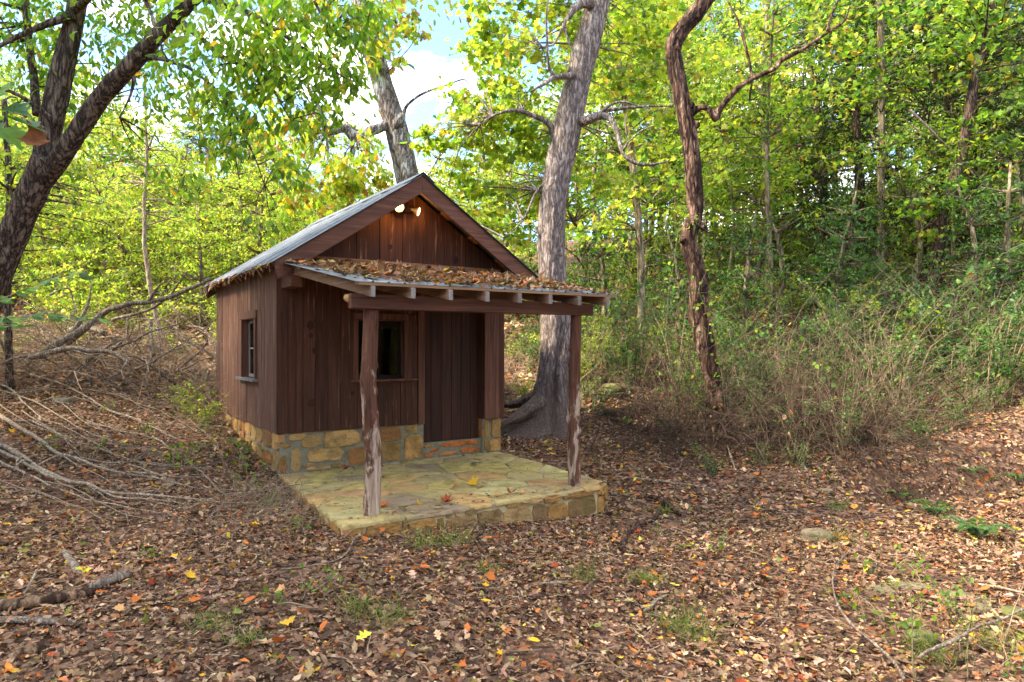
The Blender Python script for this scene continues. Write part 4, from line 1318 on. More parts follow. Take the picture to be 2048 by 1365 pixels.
# --- slender straight trunks on the slope
def slim(px_path, Y, r0, r1, label, crown, bark='sapling', pal=YGREEN, size=.11, kind='maple', name='slender_tree', brn=9):
    x0, y0 = px_path[0]
    b = at(x0, y0, Y)
    b[2] = tz(b[0], Y) - .05
    e = root_obj(name, b, label, 'tree')
    pts = [b] + [at(x, y, Y) for x, y in px_path[1:]]
    V, F = limb_mesh(pts, taper(len(pts), r0, r1), 18, .12, .05, .006, .02, 3.0, 10)
    child('trunk', V, F, M[bark], e, b)
    ring = ring_pts(pts, .3)
    mb = MB()
    lb = LB()
    tg = []
    for px, py, rp, n in crown:
        s = rp / FPX * Y
        P, cc = spray(lb, at(px, py, Y + rng.uniform(-1, 1)), (s, s * 1.3, s * .85), n, size, kind, pal, .8, .25, .5)
        tg += list(cc[:brn])
    twigs_to(mb, ring, tg, .012, .003)
    child_mb('twigs', mb, M[bark], e, b)
    child_lb('crown', lb, M['leaf'], e, b)
    return e
slim([(1284, 620), (1282, 560), (1275, 430), (1262, 300), (1250, 200), (1232, 90), (1218, -20), (1200, -200)], 14, .08, .06, 'thin pale trunk between the big grey tree and the dead tree',
     [(1240, 60, 120, 500), (1330, 130, 110, 420), (1190, -80, 160, 500), (1310, 280, 80, 260), (1210, 440, 80, 240), (1300, 400, 80, 260), (1340, 30, 100, 380)])
slim([(1540, 660), (1538, 600), (1534, 400), (1528, 250), (1530, 120), (1536, 0), (1540, -160)], 16.5, .08, .06, 'straight pale slender tree right of the dead tree',
     [(1470, 60, 120, 520), (1580, 110, 120, 480), (1480, 200, 100, 360), (1590, 230, 110, 420), (1440, 320, 90, 300), (1540, -80, 170, 600), (1610, 330, 90, 300), (1480, 420, 80, 220)])
slim([(1764, 560), (1762, 480), (1762, 330), (1763, 180), (1761, 60), (1758, -40), (1755, -200)], 16.5, .088, .07, 'straight grey slender tree with a clean trunk before the dark cedars',
     [(1700, 40, 120, 520), (1800, 90, 110, 400), (1850, 20, 120, 480), (1690, 150, 90, 260), (1720, -100, 180, 600)], pal=MGREEN)
slim([(1862, 640), (1870, 560), (1882, 460), (1905, 370), (1925, 300), (1945, 180), (1968, 80), (1990, -10), (2010, -150)], 14.5, .135, .07, 'crooked scaly trunk leaning right at the right edge of the wood',
     [(1960, 40, 110, 420), (2030, 120, 100, 340), (1900, 30, 90, 300), (1990, 240, 90, 220), (2040, -60, 140, 420), (1850, 420, 70, 170)], 'cedarbark', MGREEN)
slim([(560, 500), (556, 400), (548, 300), (540, 180), (560, 40)], 21, .10, .06, 'thin young tree on the bank left of the cabin roof',
     [(470, 330, 90, 420), (560, 360, 100, 460), (420, 420, 80, 360), (640, 420, 90, 380), (350, 340, 80, 300), (600, 280, 60, 200)], 'sapling', YGREEN, .11, 'ellip')
slim([(330, 620), (292, 520), (290, 400), (294, 300), (288, 180)], 14, .05, .025, 'thin bare-stemmed sapling with pale yellow leaves above the brush pile',
     [(250, 300, 70, 220), (330, 340, 70, 220), (290, 240, 60, 150), (350, 420, 60, 170), (240, 400, 60, 150), (180, 350, 60, 140)], 'limb', YGREEN, .085, 'ellip')
slim([(20, 640), (15, 500), (18, 380), (10, 200)], 11, .06, .04, 'dark sapling close behind the leaning forked tree',
     [(30, 350, 90, 360), (100, 440, 80, 300), (180, 400, 80, 260), (-40, 260, 90, 300), (60, 520, 70, 220)], 'oakbark', YGREEN, .09, 'ellip')

# --- cedars: dark, thready foliage
def cedar_mesh(seed, H=9.0, Rm=2.0, n=5200):
    st = np.random.default_rng(seed)
    mbt = MB()
    P, r = resample([(0, 0, -.2), (st.normal(0, .15), st.normal(0, .15), H * .5), (st.normal(0, .3), st.normal(0, .3), H)], [.16, .11, .02], .4)
    mbt.tube(P, r, 10, .1)
    lb = LB()
    for k in range(70):
        z = st.uniform(.8, H)
        a = st.uniform(0, 6.28)
        L = Rm * (1 - .75 * (z / H) ** 1.3) * st.uniform(.5, 1.1)
        p0 = np.array([0, 0, z])
        p1 = p0 + np.array([math.cos(a) * L, math.sin(a) * L, L * st.uniform(.0, .45)])
        Q, rq = resample([p0, (p0 + p1) / 2 + np.array([0, 0, -.06 * L]), p1], [.025, .014, .004], .3)
        mbt.tube(Q, rq, 4, 0, False)
        m = n // 70
        t = st.random(m) ** .6 * (.9 if z > 2.2 else .8) + .12
        C = p0 + (p1 - p0) * t[:, None] + st.normal(0, .13, (m, 3))
        D = (p1 - p0)[None] / L + st.normal(0, .6, (m, 3))
        N = st.normal(0, 1, (m, 3))
        lb.add(*leaves(C, D, N, .16 * np.exp(st.normal(0, .3, m)), 'diamond', palette(m, *CEDAR), 0, 0, .42))
    return mbt.mesh('trunk'), lb.mesh('crown')

def plant(name, meshes, mats, x, y, label, cat, group, s=1.0, rz=None, lean=(0, 0), names=('trunk', 'crown'), dz=-.05, sz=None):
    e = empty(name, (x, y, tz(x, y) + dz), random.uniform(0, 6.28) if rz is None else rz)
    e.rotation_euler[0], e.rotation_euler[1] = lean
    e.scale = (s, s, s * (sz or 1))
    tag(e, label, cat, group)
    for nm, me, mt in zip(names, meshes, mats):
        if not me.materials: me.materials.append(mt)
        o = bpy.data.objects.new(nm, me)
        col.objects.link(o)
        o.parent = e
    return e
ced = [cedar_mesh(s) for s in (1, 2, 3)]
CM = (M['cedarbark'], M['needle'])
for i, (px, Y, s, sz, lab) in enumerate([(1640, 18.5, .85, 1, 'dark cedar behind the straight slender trees'), (1725, 17.8, .95, 1, 'shaggy dark cedar just left of the straight grey slender tree'), (1840, 16.8, 1.0, 1, 'wide dark cedar behind the crooked scaly trunk'),
                                     (1960, 16, 1.0, 1, 'dense dark cedar near the right edge'), (2080, 16, 1.05, 1, 'dark cedar cut by the right edge of the picture'), (1560, 23, .8, 1, 'small far cedar seen right of the dead tree'),
                                     (1420, 25, .7, 1, 'far cedar seen behind the dead tree'), (480, 23, .62, 1, 'grey-green cedar up the bank left of the roof'), (400, 25, .6, 1, 'far cedar up the bank above the brush pile')]):
    X = (px - CX) / FPX * Y
    plant('cedar_tree', ced[i % 3], CM, X, Y, lab, 'tree', 'cedars on the slope', s, None, (rng.normal(0, .03), rng.normal(0, .03)), sz=sz)

# --- far woods: broadleaf trees, each its own
def broad_mesh(seed, H=11.0, n=9000, pal=MGREEN, size=.14, kind='diamond', Rm=2.6, low=.22):
    st = np.random.default_rng(seed)
    mbt = MB()
    top_ = np.array([st.normal(0, .7), st.normal(0, .7), H])
    mid = np.array([st.normal(0, .3), st.normal(0, .3), H * .5])
    P, r = resample([(0, 0, -.3), mid, top_], [.085, .06, .02], .5)
    mbt.tube(P, r, 9, .08)
    lb = LB()
    nb = 46
    for k in range(nb):
        t = st.uniform(low, 1.0)
        p0 = P[int(t * (len(P) - 1))]
        a = st.uniform(0, 6.28)
        L = Rm * (1.15 - .7 * t) * st.uniform(.5, 1.1)
        p1 = p0 + np.array([math.cos(a) * L, math.sin(a) * L, L * st.uniform(.05, .6)])
        Q, rq = resample([p0, (p0 + p1) / 2 + st.normal(0, .1 * L, 3), p1], [.035, .02, .006], .4)
        mbt.tube(Q, rq, 4, 0, False)
        m = n // nb
        for c, f in ((p1, .4), ((p0 + p1) / 2 + st.normal(0, .25, 3), .35), (p0 * .25 + p1 * .75 + st.normal(0, .3, 3), .25)):
            spray(lb, c, (L * .48, L * .48, L * .30), int(m * f), size, kind, pal, .8, .25, .6)
    return mbt.mesh('trunk'), lb.mesh('crown')
far = [broad_mesh(31, pal=YGREEN), broad_mesh(32, pal=MGREEN), broad_mesh(33, H=9, pal=YGREEN, Rm=2.9), broad_mesh(34, H=12, pal=MGREEN, low=.12), broad_mesh(35, H=8, pal=YGREEN, low=.08)]
BM = (M['sapling'], M['leaf'])
k = 0
for px, Y, v, s in [(1180, 22, 0, .9), (1300, 24, 1, 1.0), (1390, 20, 2, .85), (1480, 27, 1, 1.0), (1600, 28, 3, 1.0), (1680, 25, 0, .95), (1790, 27, 1, 1.05), (1900, 24, 3, 1.0), (2010, 26, 0, 1.0), (2120, 22, 1, 1.0), (1240, 30, 3, 1.0), (1060, 27, 2, .85),
                     (1350, 33, 0, 1.1), (1550, 34, 3, 1.1), (1750, 35, 0, 1.1), (1950, 34, 1, 1.1), (1130, 34, 1, 1.0), (2200, 30, 0, 1.1), (1840, 21, 4, .9), (1440, 22.5, 4, .8), (1975, 20.5, 2, .8), (1650, 30, 1, 1.15), (1850, 31, 0, 1.2), (2060, 32, 3, 1.15), (1450, 31, 1, 1.1), (1250, 26, 1, .9)]:
    if px > 1560: v = 1 if v in (0, 1) else 3
    X = (px - CX) / FPX * Y
    plant('woodland_tree', far[v], BM, X, Y, 'leafy slender tree among the woods on the slope right of the cabin', 'tree', 'woodland trees on the right slope', s, None, (rng.normal(0, .04), rng.normal(0, .04)))
for px, Y, v, s in [(-120, 19, 4, .8), (20, 24, 2, .62), (120, 20, 4, .62), (210, 26, 0, .55), (300, 22, 4, .55), (380, 28, 2, .5), (450, 20.5, 4, .5), (520, 27, 0, .45), (610, 24, 4, .46), (690, 28, 2, .42), (760, 24, 4, .42), (860, 26, 4, .45), (940, 24, 4, .5), (80, 30, 0, .7), (-60, 28, 0, .75), (990, 29, 2, .6)]:
    X = (px - CX) / FPX * Y
    plant('bank_tree', far[v], BM, X, Y, 'low sunlit yellow-green tree on the bank left of and behind the cabin', 'tree', 'sunlit trees on the left bank', s, None, (rng.normal(0, .05), rng.normal(0, .05)))
low = [broad_mesh(61, 5.2, 5200, YGREEN, .10, 'diamond', 2.0, .04), broad_mesh(62, 4.4, 4600, YGREEN, .095, 'diamond', 1.8, .04), broad_mesh(63, 4.6, 2400, MGREEN, .105, 'ellip', 1.3, .10), broad_mesh(64, 3.6, 1900, DGREEN, .10, 'ellip', 1.1, .08)]
pole = [broad_mesh(71, 9.5, 1000, MGREEN, .15, 'diamond', 1.3, .55), broad_mesh(72, 8.5, 900, YGREEN, .15, 'diamond', 1.2, .5)]
for px, Y, v, s in [(-80, 17, 0, .9), (30, 18, 1, 1.0), (110, 16.5, 1, .8), (190, 19, 0, .9), (260, 17.5, 1, .8), (330, 19.5, 0, .85), (400, 17, 1, .75), (455, 19, 0, .8), (520, 18, 1, .85), (585, 20, 0, .8), (640, 18.5, 1, .85), (700, 20.5, 0, .8), (760, 18, 1, .7), (870, 20, 0, .8), (930, 18.5, 1, .85), (990, 20, 0, .85), (150, 23, 0, 1.2), (300, 24, 1, 1.2), (430, 25, 0, 1.2), (570, 24, 1, 1.1), (680, 25, 0, 1.1), (20, 22, 1, 1.3), (820, 25, 1, 1.1), (940, 25, 0, 1.2)]:
    X = (px - CX) / FPX * Y
    plant('bank_sapling', low[v], BM, X, Y, 'bushy sunlit sapling with leaves to the ground on the left bank', 'tree', 'bushy saplings on the left bank', s)
for px, Y, v, s in [(1150, 17, 2, .9), (1210, 15.5, 3, .9), (1290, 18, 2, 1.0), (1350, 15, 3, .85), (1420, 17, 2, .9), (1490, 14.5, 3, .8), (1560, 16, 2, .9), (1610, 18.5, 2, 1.0), (1660, 14.5, 3, .85), (1720, 16, 3, .9), (1800, 15, 2, .85), (1850, 17.5, 2, 1.0), (1920, 13.5, 3, .9), (1980, 15, 2, .9), (2040, 13, 3, .95), (2100, 14.5, 2, 1.0), (1250, 20, 2, 1.1), (1450, 20.5, 2, 1.1), (1690, 21, 2, 1.1), (1900, 20, 3, 1.2), (1100, 19, 3, 1.0), (2010, 18, 2, 1.1), (1330, 22, 2, 1.2), (1560, 22, 3, 1.2), (1780, 22.5, 2, 1.2)]:
    X = (px - CX) / FPX * Y
    plant('understory_sapling', low[v], BM, X, Y, 'leafy green sapling in the undergrowth on the right slope', 'tree', 'understory saplings on the right slope', s, None, (rng.normal(0, .06), rng.normal(0, .06)))
for k_ in range(34):
    px, Y = rng.uniform(1160, 2100), rng.uniform(15.5, 26)
    X = (px - CX) / FPX * Y
    plant('pole_tree', pole[k_ % 2], BM, X, Y, 'thin pole-like trunk in the wood on the right slope', 'tree', 'thin poles in the right wood', rng.uniform(.55, 1.05), None, (rng.normal(0, .07), rng.normal(0, .07)))
# the wood goes on behind the photographer and to the left: it shades the clearing and shows in the window panes
for x, y, v, s in [(-11, 5, 1, 1.0), (-9.5, 1.5, 3, .95), (-13, 9, 0, .9), (-12, -2, 1, 1.1), (4, -8, 3, 1.0), (9, -5, 1, 1.0), (12, 1, 0, 1.0), (14, 5, 3, 1.0), (-3, -10, 0, 1.0), (8, -12, 1, 1.2), (15, -3, 3, 1.2), (-6, -6, 1, 1.0), (-9.4, 6.4, 1, 1.05), (-11.8, 3.0, 3, 1.15), (-8.2, .6, 1, 1.0), (-14.5, 5.2, 1, 1.25), (11, -2.5, 3, .8), (9.5, 2.0, 3, .6), (13, 3, 3, .8), (17, 1, 3, 1.0), (17, -6, 3, 1.0), (12.5, -6, 3, 1.0)]:
    plant('clearing_tree', far[v], BM, x, y, 'leafy tree at the edge of the clearing, outside the picture', 'tree', 'trees round the clearing', s)

# ------------------------------------------------------------------ leaf litter
def blocked(X, Y):
    x, y = w2c(X, Y)
    inside = (x > -.03) & (x < 3.1) & (y > -.03) & (y < 3.5)
    pat = (x > -.215 + (y + 2.6) * .07) & (x < 2.84) & (y > -2.64) & (y < 0)
    return inside | pat

def gnorm(X, Y):
    e = .06
    zx = (hgt(X + e, Y) - hgt(X - e, Y)) / (2 * e)
    zy = (hgt(X, Y + e) - hgt(X, Y - e)) / (2 * e)
    N = np.stack([-zx, -zy, np.ones_like(zx)], 1)
    return N / np.linalg.norm(N, axis=1)[:, None]

def scatter(n, y0, y1, slope=.86, pad=1.6):
    ys = y0 + (y1 - y0) * rng.random(n * 2)
    hw = slope * ys + pad
    keep = rng.random(len(ys)) < hw / hw.max()
    ys = ys[keep][:n]
    xs = (rng.random(len(ys)) * 2 - 1) * (slope * ys + pad)
    ok = ~blocked(xs, ys)
    return xs[ok], ys[ok]

def litter(lb, n, y0, y1, kinds, size, lift, tilt=.33, pal=(LITC, LITW), curl=.5, xy=None):
    for kind, share, ks in kinds:
        X, Y = scatter(int(n * share), y0, y1) if xy is None else xy(int(n * share))
        if xy is None:
            bare = fbm(np.stack([X, Y, 0 * X], 1) * 1.3 + 71, 3)
            ok = rng.random(len(X)) < np.clip(1.05 + 1.6 * bare, .30, 1)
            X, Y = X[ok], Y[ok]
        m = len(X)
        N = gnorm(X, Y) + rng.normal(0, tilt, (m, 3))
        D = np.stack([rng.normal(0, 1, m), rng.normal(0, 1, m), rng.normal(0, .15, m)], 1)
        D = D - N * (np.sum(D * N, 1) / np.sum(N * N, 1))[:, None]
        S = size * ks * np.clip(np.exp(rng.normal(-.06, .38, m)), .3, 2.0)
        Z = hgt(X, Y) + lift[0] + (lift[1] - lift[0]) * rng.random(m) ** 1.6
        pc = palette(m, *pal, var=.22)
        P = np.stack([X, Y, np.zeros(m)], 1)
        patch = np.exp(.30 * fbm(P * .8 + 40, 2))[:, None]
        lb.add(*leaves(np.stack([X, Y, Z], 1), D, N, S, kind, np.clip(pc * patch * 1.2, 0, .8), rng.normal(.15, curl, m), rng.normal(.4, curl * 1.6, m), np.exp(rng.normal(0, .15, m))))
lb = LB()
litter(lb, 120000, 2.3, 7.0, (('frag', .58, .68), ('ellip', .19, 1.05), ('oak', .23, 1.2)), .043, (.0, .032))
litter(lb, 84000, 7.0, 11.5, (('frag', .58, .85), ('ellip', .22, 1.1), ('oak', .20, 1.2)), .052, (.0, .036))
litter(lb, 34000, 11.5, 20.0, (('frag', .8, 1.1), ('diamond', .2, 1.4)), .11, (.0, .05))
lit = link('leaf_litter', lb.mesh('leaf_litter'), M['litter'])
tag(lit, 'brown dry leaf litter covering the forest floor', 'leaf litter', kind='stuff')

# dry leaves drifted on the porch roof
def on_roof(n, f):
    x = rng.uniform(-.02, 2.84, n)
    y = -2.58 + 2.5 * rng.random(n) ** f
    keep = rng.random(n) < np.clip(.12 + 1.15 * smooth(x, -.25, .75) * (.35 + .65 * smooth(y, -2.5, -1.3)), 0, 1)
    x, y = x[keep], y[keep]
    z = PZ0 + (y - PY0) / (PY1 - PY0) * (PZ1 - PZ0)
    return CO + x[:, None] * CU + y[:, None] * CV + np.stack([0 * x, 0 * x, z], 1)
lb = LB()
for kind, n, s in (('frag', 4600, .055), ('oak', 900, .085), ('ellip', 1400, .075), ('maple', 260, .08)):
    P = on_roof(n, .85)
    m = len(P)
    P[:, 2] += .006 + .035 * rng.random(m) ** 1.5
    N = rng.normal(0, .4, (m, 3)) + np.array([0, 0, 1])
    lb.add(*leaves(P, unit(m) * np.array([1, 1, .2]), N, s * np.exp(rng.normal(0, .3, m)), kind, palette(m, LITC, [18, 20, 9, 15, 4, 14, 14, 7, 6, 1, 1]) * 1.15, rng.normal(.2, .5, m), rng.normal(.4, .8, m)))
rl = link('roof_leaf_drift', lb.mesh('roof_leaf_drift'), M['litter'])
tag(rl, 'drift of dry orange and brown leaves on the porch roof', 'leaves', kind='stuff')

# dead leaves hung up in the dry thicket, and crumbs on the patio
lb = LB()
n = 900
C = np.stack([rng.normal(3.8, 1.0, n), rng.normal(9.7, .7, n), np.zeros(n)], 1)
C[:, 2] = hgt(C[:, 0], C[:, 1]) + .55 * rng.random(n) ** 1.5
lb.add(*leaves(C, unit(n), unit(n), .055 * np.exp(rng.normal(0, .35, n)), 'ellip', palette(n, LITC, LITW), .6, 1.0))
o = link('caught_leaves', lb.mesh('caught_leaves'), M['litter'])
tag(o, 'dead leaves caught in the dry stems round the dead tree', 'leaves', kind='stuff')
lb = LB()
n = 420
x = rng.uniform(-.1, 2.75, n); y = -2.55 + 2.5 * rng.random(n)
e_ = rng.random(n) < .55
y = np.where(e_, np.where(rng.random(n) < .5, -2.56 + np.abs(rng.normal(0, .12, n)), -.10 - np.abs(rng.normal(0, .06, n))), y)
C = CO + x[:, None] * CU + y[:, None] * CV + np.array([0, 0, .012])
lb.add(*leaves(C, unit(n) * np.array([1, 1, .1]), unit(n) * .3 + np.array([0, 0, 1]), .026 * np.exp(rng.normal(0, .5, n)), 'frag', palette(n, LITC, LITW), .4, .8))
o = link('patio_crumbs', lb.mesh('patio_crumbs'), M['litter'])
tag(o, 'crumbs of dry leaf scattered on the patio', 'leaves', kind='stuff')

# bits of stick lying in the litter
mb = MB()
X, Y = scatter(3200, 2.6, 11.5)
for x, y in zip(X, Y):
    L = .05 + .30 * rng.random() ** 2.2
    a = rng.uniform(0, 6.28)
    p0 = np.array([x, y, tz(x, y) + .02])
    d = np.array([math.cos(a), math.sin(a), 0])
    p2 = p0 + d * L
    p2[2] = tz(p2[0], p2[1]) + rng.uniform(.015, .05)
    pm = (p0 + p2) / 2 + rng.normal(0, .08 * L, 3)
    pm[2] = max(pm[2], tz(pm[0], pm[1]) + .02)
    P, r = resample([p0, pm, p2], [.0035, .003, .0018], L / 3)
    mb.tube(P, r * rng.uniform(.5, 1.5), 4, 0, False)
o = mb.build('twig_litter', M['twig'])
tag(o, 'small dry twigs scattered through the leaf litter', 'twigs', kind='stuff')

# bright single leaves
def single_leaf(kind, colr, var):
    T = np.array([[1.0, 0, 0]]), np.array([[0, 0, 1.0]])
    V, F, C = leaves(np.array([[-.5, 0, 0.0]]), T[0], T[1], 1.0, kind, np.array([colr]), rng.normal(.25, .4), rng.normal(.5, .7))
    return np_mesh('fallen_leaf', V, F, C)
LV = {}
for cn, c in (('orange', (198, 110, 52)), ('yellow', (222, 172, 44)), ('tan', (198, 150, 98)), ('green', (132, 138, 72)), ('red', (152, 70, 42))):
    LV[cn] = []
    for v, kind in enumerate(('maple', 'oak', 'heart', 'ellip', 'maple')):
        me = single_leaf(kind, np.array(lin(*c)) * math.exp(rng.normal(0, .12)), v)
        me.materials.append(M['litter'])
        LV[cn].append(me)
def drop_leaf(x, y, z, cn, s, label, group, N=None):
    o = bpy.data.objects.new('fallen_leaf', random.choice(LV[cn]))
    o.location = (x, y, z)
    o.scale = (s, s, s)
    o.rotation_euler = (rng.normal(0, .28), rng.normal(0, .28), rng.uniform(0, 6.28))
    col.objects.link(o)
    tag(o, label, 'leaf', group)
LEAFLAB = {'orange': ('orange fallen leaf lying on the brown leaf litter', 'orange leaves on the ground'), 'yellow': ('bright yellow fallen leaf lying on the brown leaf litter', 'yellow leaves on the ground'),
           'tan': ('large pale tan fallen leaf lying on the brown litter', 'tan leaves on the ground'), 'green': ('fallen leaf still green lying on the brown litter', 'green leaves on the ground'),
           'red': ('dark red fallen leaf lying on the brown leaf litter', 'red leaves on the ground')}
for cn, n in (('orange', 120), ('yellow', 55), ('tan', 60), ('green', 22), ('red', 25)):
    X, Y = scatter(int(n * 1.25), 3.4, 9.0, .78, .3)
    for x, y in list(zip(X, Y))[:n]:
        drop_leaf(x, y, tz(x, y) + .045, cn, rng.uniform(.045, .082), *LEAFLAB[cn])
for px, py, cn, s, lab in [(1022, 1045 - 0, 'orange', .08, None)][:0]: pass
for px, py, cn, s, lab in [(910, 977, 'orange', .09, 'small orange leaf standing curled near the middle of the patio'), (942, 972, 'yellow', .12, 'yellow leaf lying flat on the middle of the patio'), (963, 976, 'tan', .08, 'pale leaf beside the yellow leaf on the patio'),
                           (1020, 990, 'red', .10, 'rust red leaf near the front edge of the patio'), (1046, 988, 'tan', .10, 'curled grey-brown leaf right of the rust red leaf on the patio'), (995, 994, 'tan', .09, 'pale curled leaf left of the rust red leaf on the patio'),
                           (887, 1003, 'yellow', .07, 'small round yellow leaf near the patio front edge'), (888, 1008, 'red', .11, 'dark curved leaf touching the small yellow leaf on the patio'), (862, 1006, 'tan', .09, 'crumpled brown leaf at the patio front edge'),
                           (835, 1009, 'yellow', .08, 'tan and yellow leaf on the patio right of the left post'), (772, 1014, 'orange', .11, 'orange-brown leaf at the foot of the left post'), (674, 1013, 'tan', .09, 'curled brown leaf at the left edge of the patio'),
                           (695, 940, 'red', .08, 'dark leaf on the patio against the stone foundation'), (1090, 979, 'orange', .06, 'tiny rust leaf in front of the right post'), (806, 1019, 'green', .11, 'narrow green leaf on the patio edge')]:
    Yp = 1365 * 1.5 / (py - 688)
    p = at(px, py, Yp)
    drop_leaf(p[0], p[1], .022, cn, s, lab, None)

# ------------------------------------------------------------------ fallen branches at the left
def lay(pts, lift=.03):
    out = []
    for q in pts:
        p = onground(q[0], q[1])
        p[2] += q[2] if len(q) > 2 else lift
        out.append(p)
    return out
def branch(name, px, r0, r1, label, group, mat='limb', forks=3, lift=.04, wob=.02, twl=.5):
    pts = lay(px, lift)
    base = pts[0].copy()
    e = root_obj(name, base, label, 'branch', group)
    P, r = resample(pts, taper(len(pts), r0, r1), .06)
    P = P + np.stack([fbm(P * 2.6 + o, 2) for o in (3.1, 41.0, 9.9)], 1) * wob
    P[:, 2] = np.maximum(P[:, 2], hgt(P[:, 0], P[:, 1]) + .012)
    V, F = tube(P, r, 9, .12)
    child('stem', V, F, M[mat], e, base)
    for k in range(forks):
        i = int(rng.uniform(.3, .9) * (len(P) - 1))
        d = P[min(i + 3, len(P) - 1)] - P[max(i - 3, 0)]
        d /= np.linalg.norm(d) + 1e-9
        a = rng.choice([-1, 1]) * rng.uniform(.3, .8)
        d2 = np.array([d[0] * math.cos(a) - d[1] * math.sin(a), d[0] * math.sin(a) + d[1] * math.cos(a), rng.uniform(.0, .35)])
        L = twl * rng.uniform(.5, 1.5)
        q = [P[i], P[i] + d2 * L * .5 + rng.normal(0, .04, 3), P[i] + d2 * L * np.array([1, 1, .5]) + rng.normal(0, .06, 3)]
        for z in q[1:]: z[2] = max(z[2], tz(z[0], z[1]) + .02)
        V, F = limb_mesh(q, [r[i] * .6, r[i] * .4, .003], 6, .06, .1)
        child('side_twig', V, F, M[mat], e, base)
    return e
GB_ = 'long pale cut branches left of the cabin'
BR = [([(-30, 738), (44, 754), (79, 766), (115, 774), (166, 770), (237, 766), (300, 781), (340, 801)], .024, .006, 'uppermost long pale branch, lying level below the flat grey rock'),
      ([(108, 772), (158, 797), (186, 813), (221, 833), (277, 853), (328, 880)], .016, .005, 'pale branch forking down right from the uppermost long branch'),
      ([(-30, 765), (24, 793), (51, 821), (95, 857)], .018, .006, 'short thick pale branch at the left edge pointing down right'),
      ([(-20, 786), (60, 812), (119, 845), (166, 872), (230, 900)], .012, .004, 'thin pale branch just below the short thick one at the left edge'),
      ([(-30, 822), (36, 868), (79, 896), (119, 922), (166, 936), (198, 952), (257, 967), (316, 975), (368, 987)], .026, .005, 'upper of the two thickest long pale branches sweeping to the patio'),
      ([(-30, 888), (40, 928), (79, 956), (130, 977), (178, 987), (206, 999), (285, 1007), (356, 1015), (427, 1021), (514, 1025)], .028, .004, 'lower and longest of the thick pale branches sweeping to the patio'),
      ([(-30, 904), (47, 942), (99, 971), (158, 983), (237, 1011), (300, 1019), (380, 1030)], .020, .004, 'pale branch running close under the longest branch'),
      ([(30, 855), (100, 856), (140, 872), (190, 900), (240, 930)], .010, .003, 'thin bent branch between the thick pale branches'),
      ([(-20, 930), (60, 968), (150, 1010), (240, 1030), (330, 1048)], .012, .003, 'lowest thin pale branch of the heap, in the shade'),
      ([(180, 780), (260, 812), (330, 838), (400, 880)], .009, .003, 'thin branch lying on the open slope towards the cabin wall'),
      ([(160, 930), (250, 940), (330, 900), (390, 880)], .008, .003, 'thin twig rising right across the thick branches'),
      ([(370, 1040), (440, 1010), (520, 1000), (600, 985), (700, 968)], .008, .003, 'thin dark stick reaching towards the patio corner')]
for px, r0, r1, lab in BR:
    branch('fallen_branch', px, r0 * 1.05, r1, lab, GB_, 'limb', 4, .085)
for k in range(26):
    x0, y0 = rng.uniform(-30, 330), rng.uniform(770, 1000)
    L = rng.uniform(90, 260)
    a = rng.normal(.38, .35)
    branch('thin_branch', [(x0, y0), (x0 + L * .5, y0 + L * .5 * math.sin(a) + rng.normal(0, 8)), (x0 + L * math.cos(a), min(y0 + L * math.sin(a) * .75, 1060))], rng.uniform(.005, .010), .002,
           'thin pale stick in the heap of cut branches left of the cabin', 'thin sticks in the heap of branches', 'limb', 1, .08, .03, .3)
# the brush pile
GP = 'grey limbs in the brush pile'
PILE = [([(140, 668, .75), (200, 632, .95), (270, 614, 1.0), (330, 600, 1.0), (415, 566, 1.15)], .045, .02, 'long grey limb slanting up from the brush pile to the eave'),
        ([(100, 700, .5), (180, 650, .75), (260, 600, .9), (330, 545, 1.3)], .03, .012, 'grey limb rising steeply out of the brush pile')]
def limb3(pts, r0, r1, label, mat='greylimb', grp=GP, forks=2):
    pts = [np.asarray(p, float) for p in pts]
    base = pts[0].copy(); base[2] = tz(base[0], base[1])
    e = root_obj('brush_limb', base, label, 'branch', grp)
    V, F = limb_mesh(pts, taper(len(pts), r0, r1), 9, .08, .15, 0, .05)
    child('stem', V, F, M[mat], e, base)
    for k in range(forks):
        i = rng.integers(1, len(pts))
        t = rng.uniform(.2, .9)
        a = pts[i - 1] * (1 - t) + pts[i] * t
        d = (pts[i] - pts[i - 1]) / np.linalg.norm(pts[i] - pts[i - 1]) + rng.normal(0, .5, 3)
        L = rng.uniform(.4, 1.0)
        V, F = limb_mesh([a, a + d * L * .5 + rng.normal(0, .06, 3), a + d * L + rng.normal(0, .1, 3)], [r1 * .9, r1 * .5, .003], 6, .08, .1)
        child('side_twig', V, F, M[mat], e, base)
    return e
limb3([at(135, 688, 11.6), at(205, 628, 11.5), at(240, 614, 11.4), at(320, 600, 11.2), at(370, 580, 11.1), at(420, 560, 11.0)], .05, .03, 'long grey limb slanting up from the brush pile to the eave')
limb3([at(225, 640, 12.2), at(290, 620, 12.0), at(340, 590, 11.8), at(380, 545, 11.6)], .03, .012, 'grey limb crossing just above the long slanting limb')
limb3([at(80, 712, 11.2), at(110, 690, 11.2), at(160, 660, 11.3), at(200, 632, 11.4)], .07, .05, 'thickest pale limb at the left of the brush pile')
limb3([at(60, 715, 11.0), at(130, 700, 11.0), at(180, 698, 11.0), at(230, 708, 10.9), at(262, 728, 10.8)], .055, .025, 'dark limb bowed over the flat grey rock')
limb3([at(140, 662, 12.3), at(175, 655, 12.2), at(210, 668, 12.1)], .06, .045, 'short thick stub in the middle of the brush pile')
limb3([at(215, 705, 11.5), at(290, 672, 11.3), at(360, 645, 11.2), at(432, 618, 11.1)], .022, .008, 'thin straight limb running up right to the cabin corner')
limb3([at(270, 740, 10.9), at(330, 712, 10.9), at(390, 672, 10.8), at(432, 636, 10.8)], .018, .006, 'lower thin limb running up right to the cabin corner')
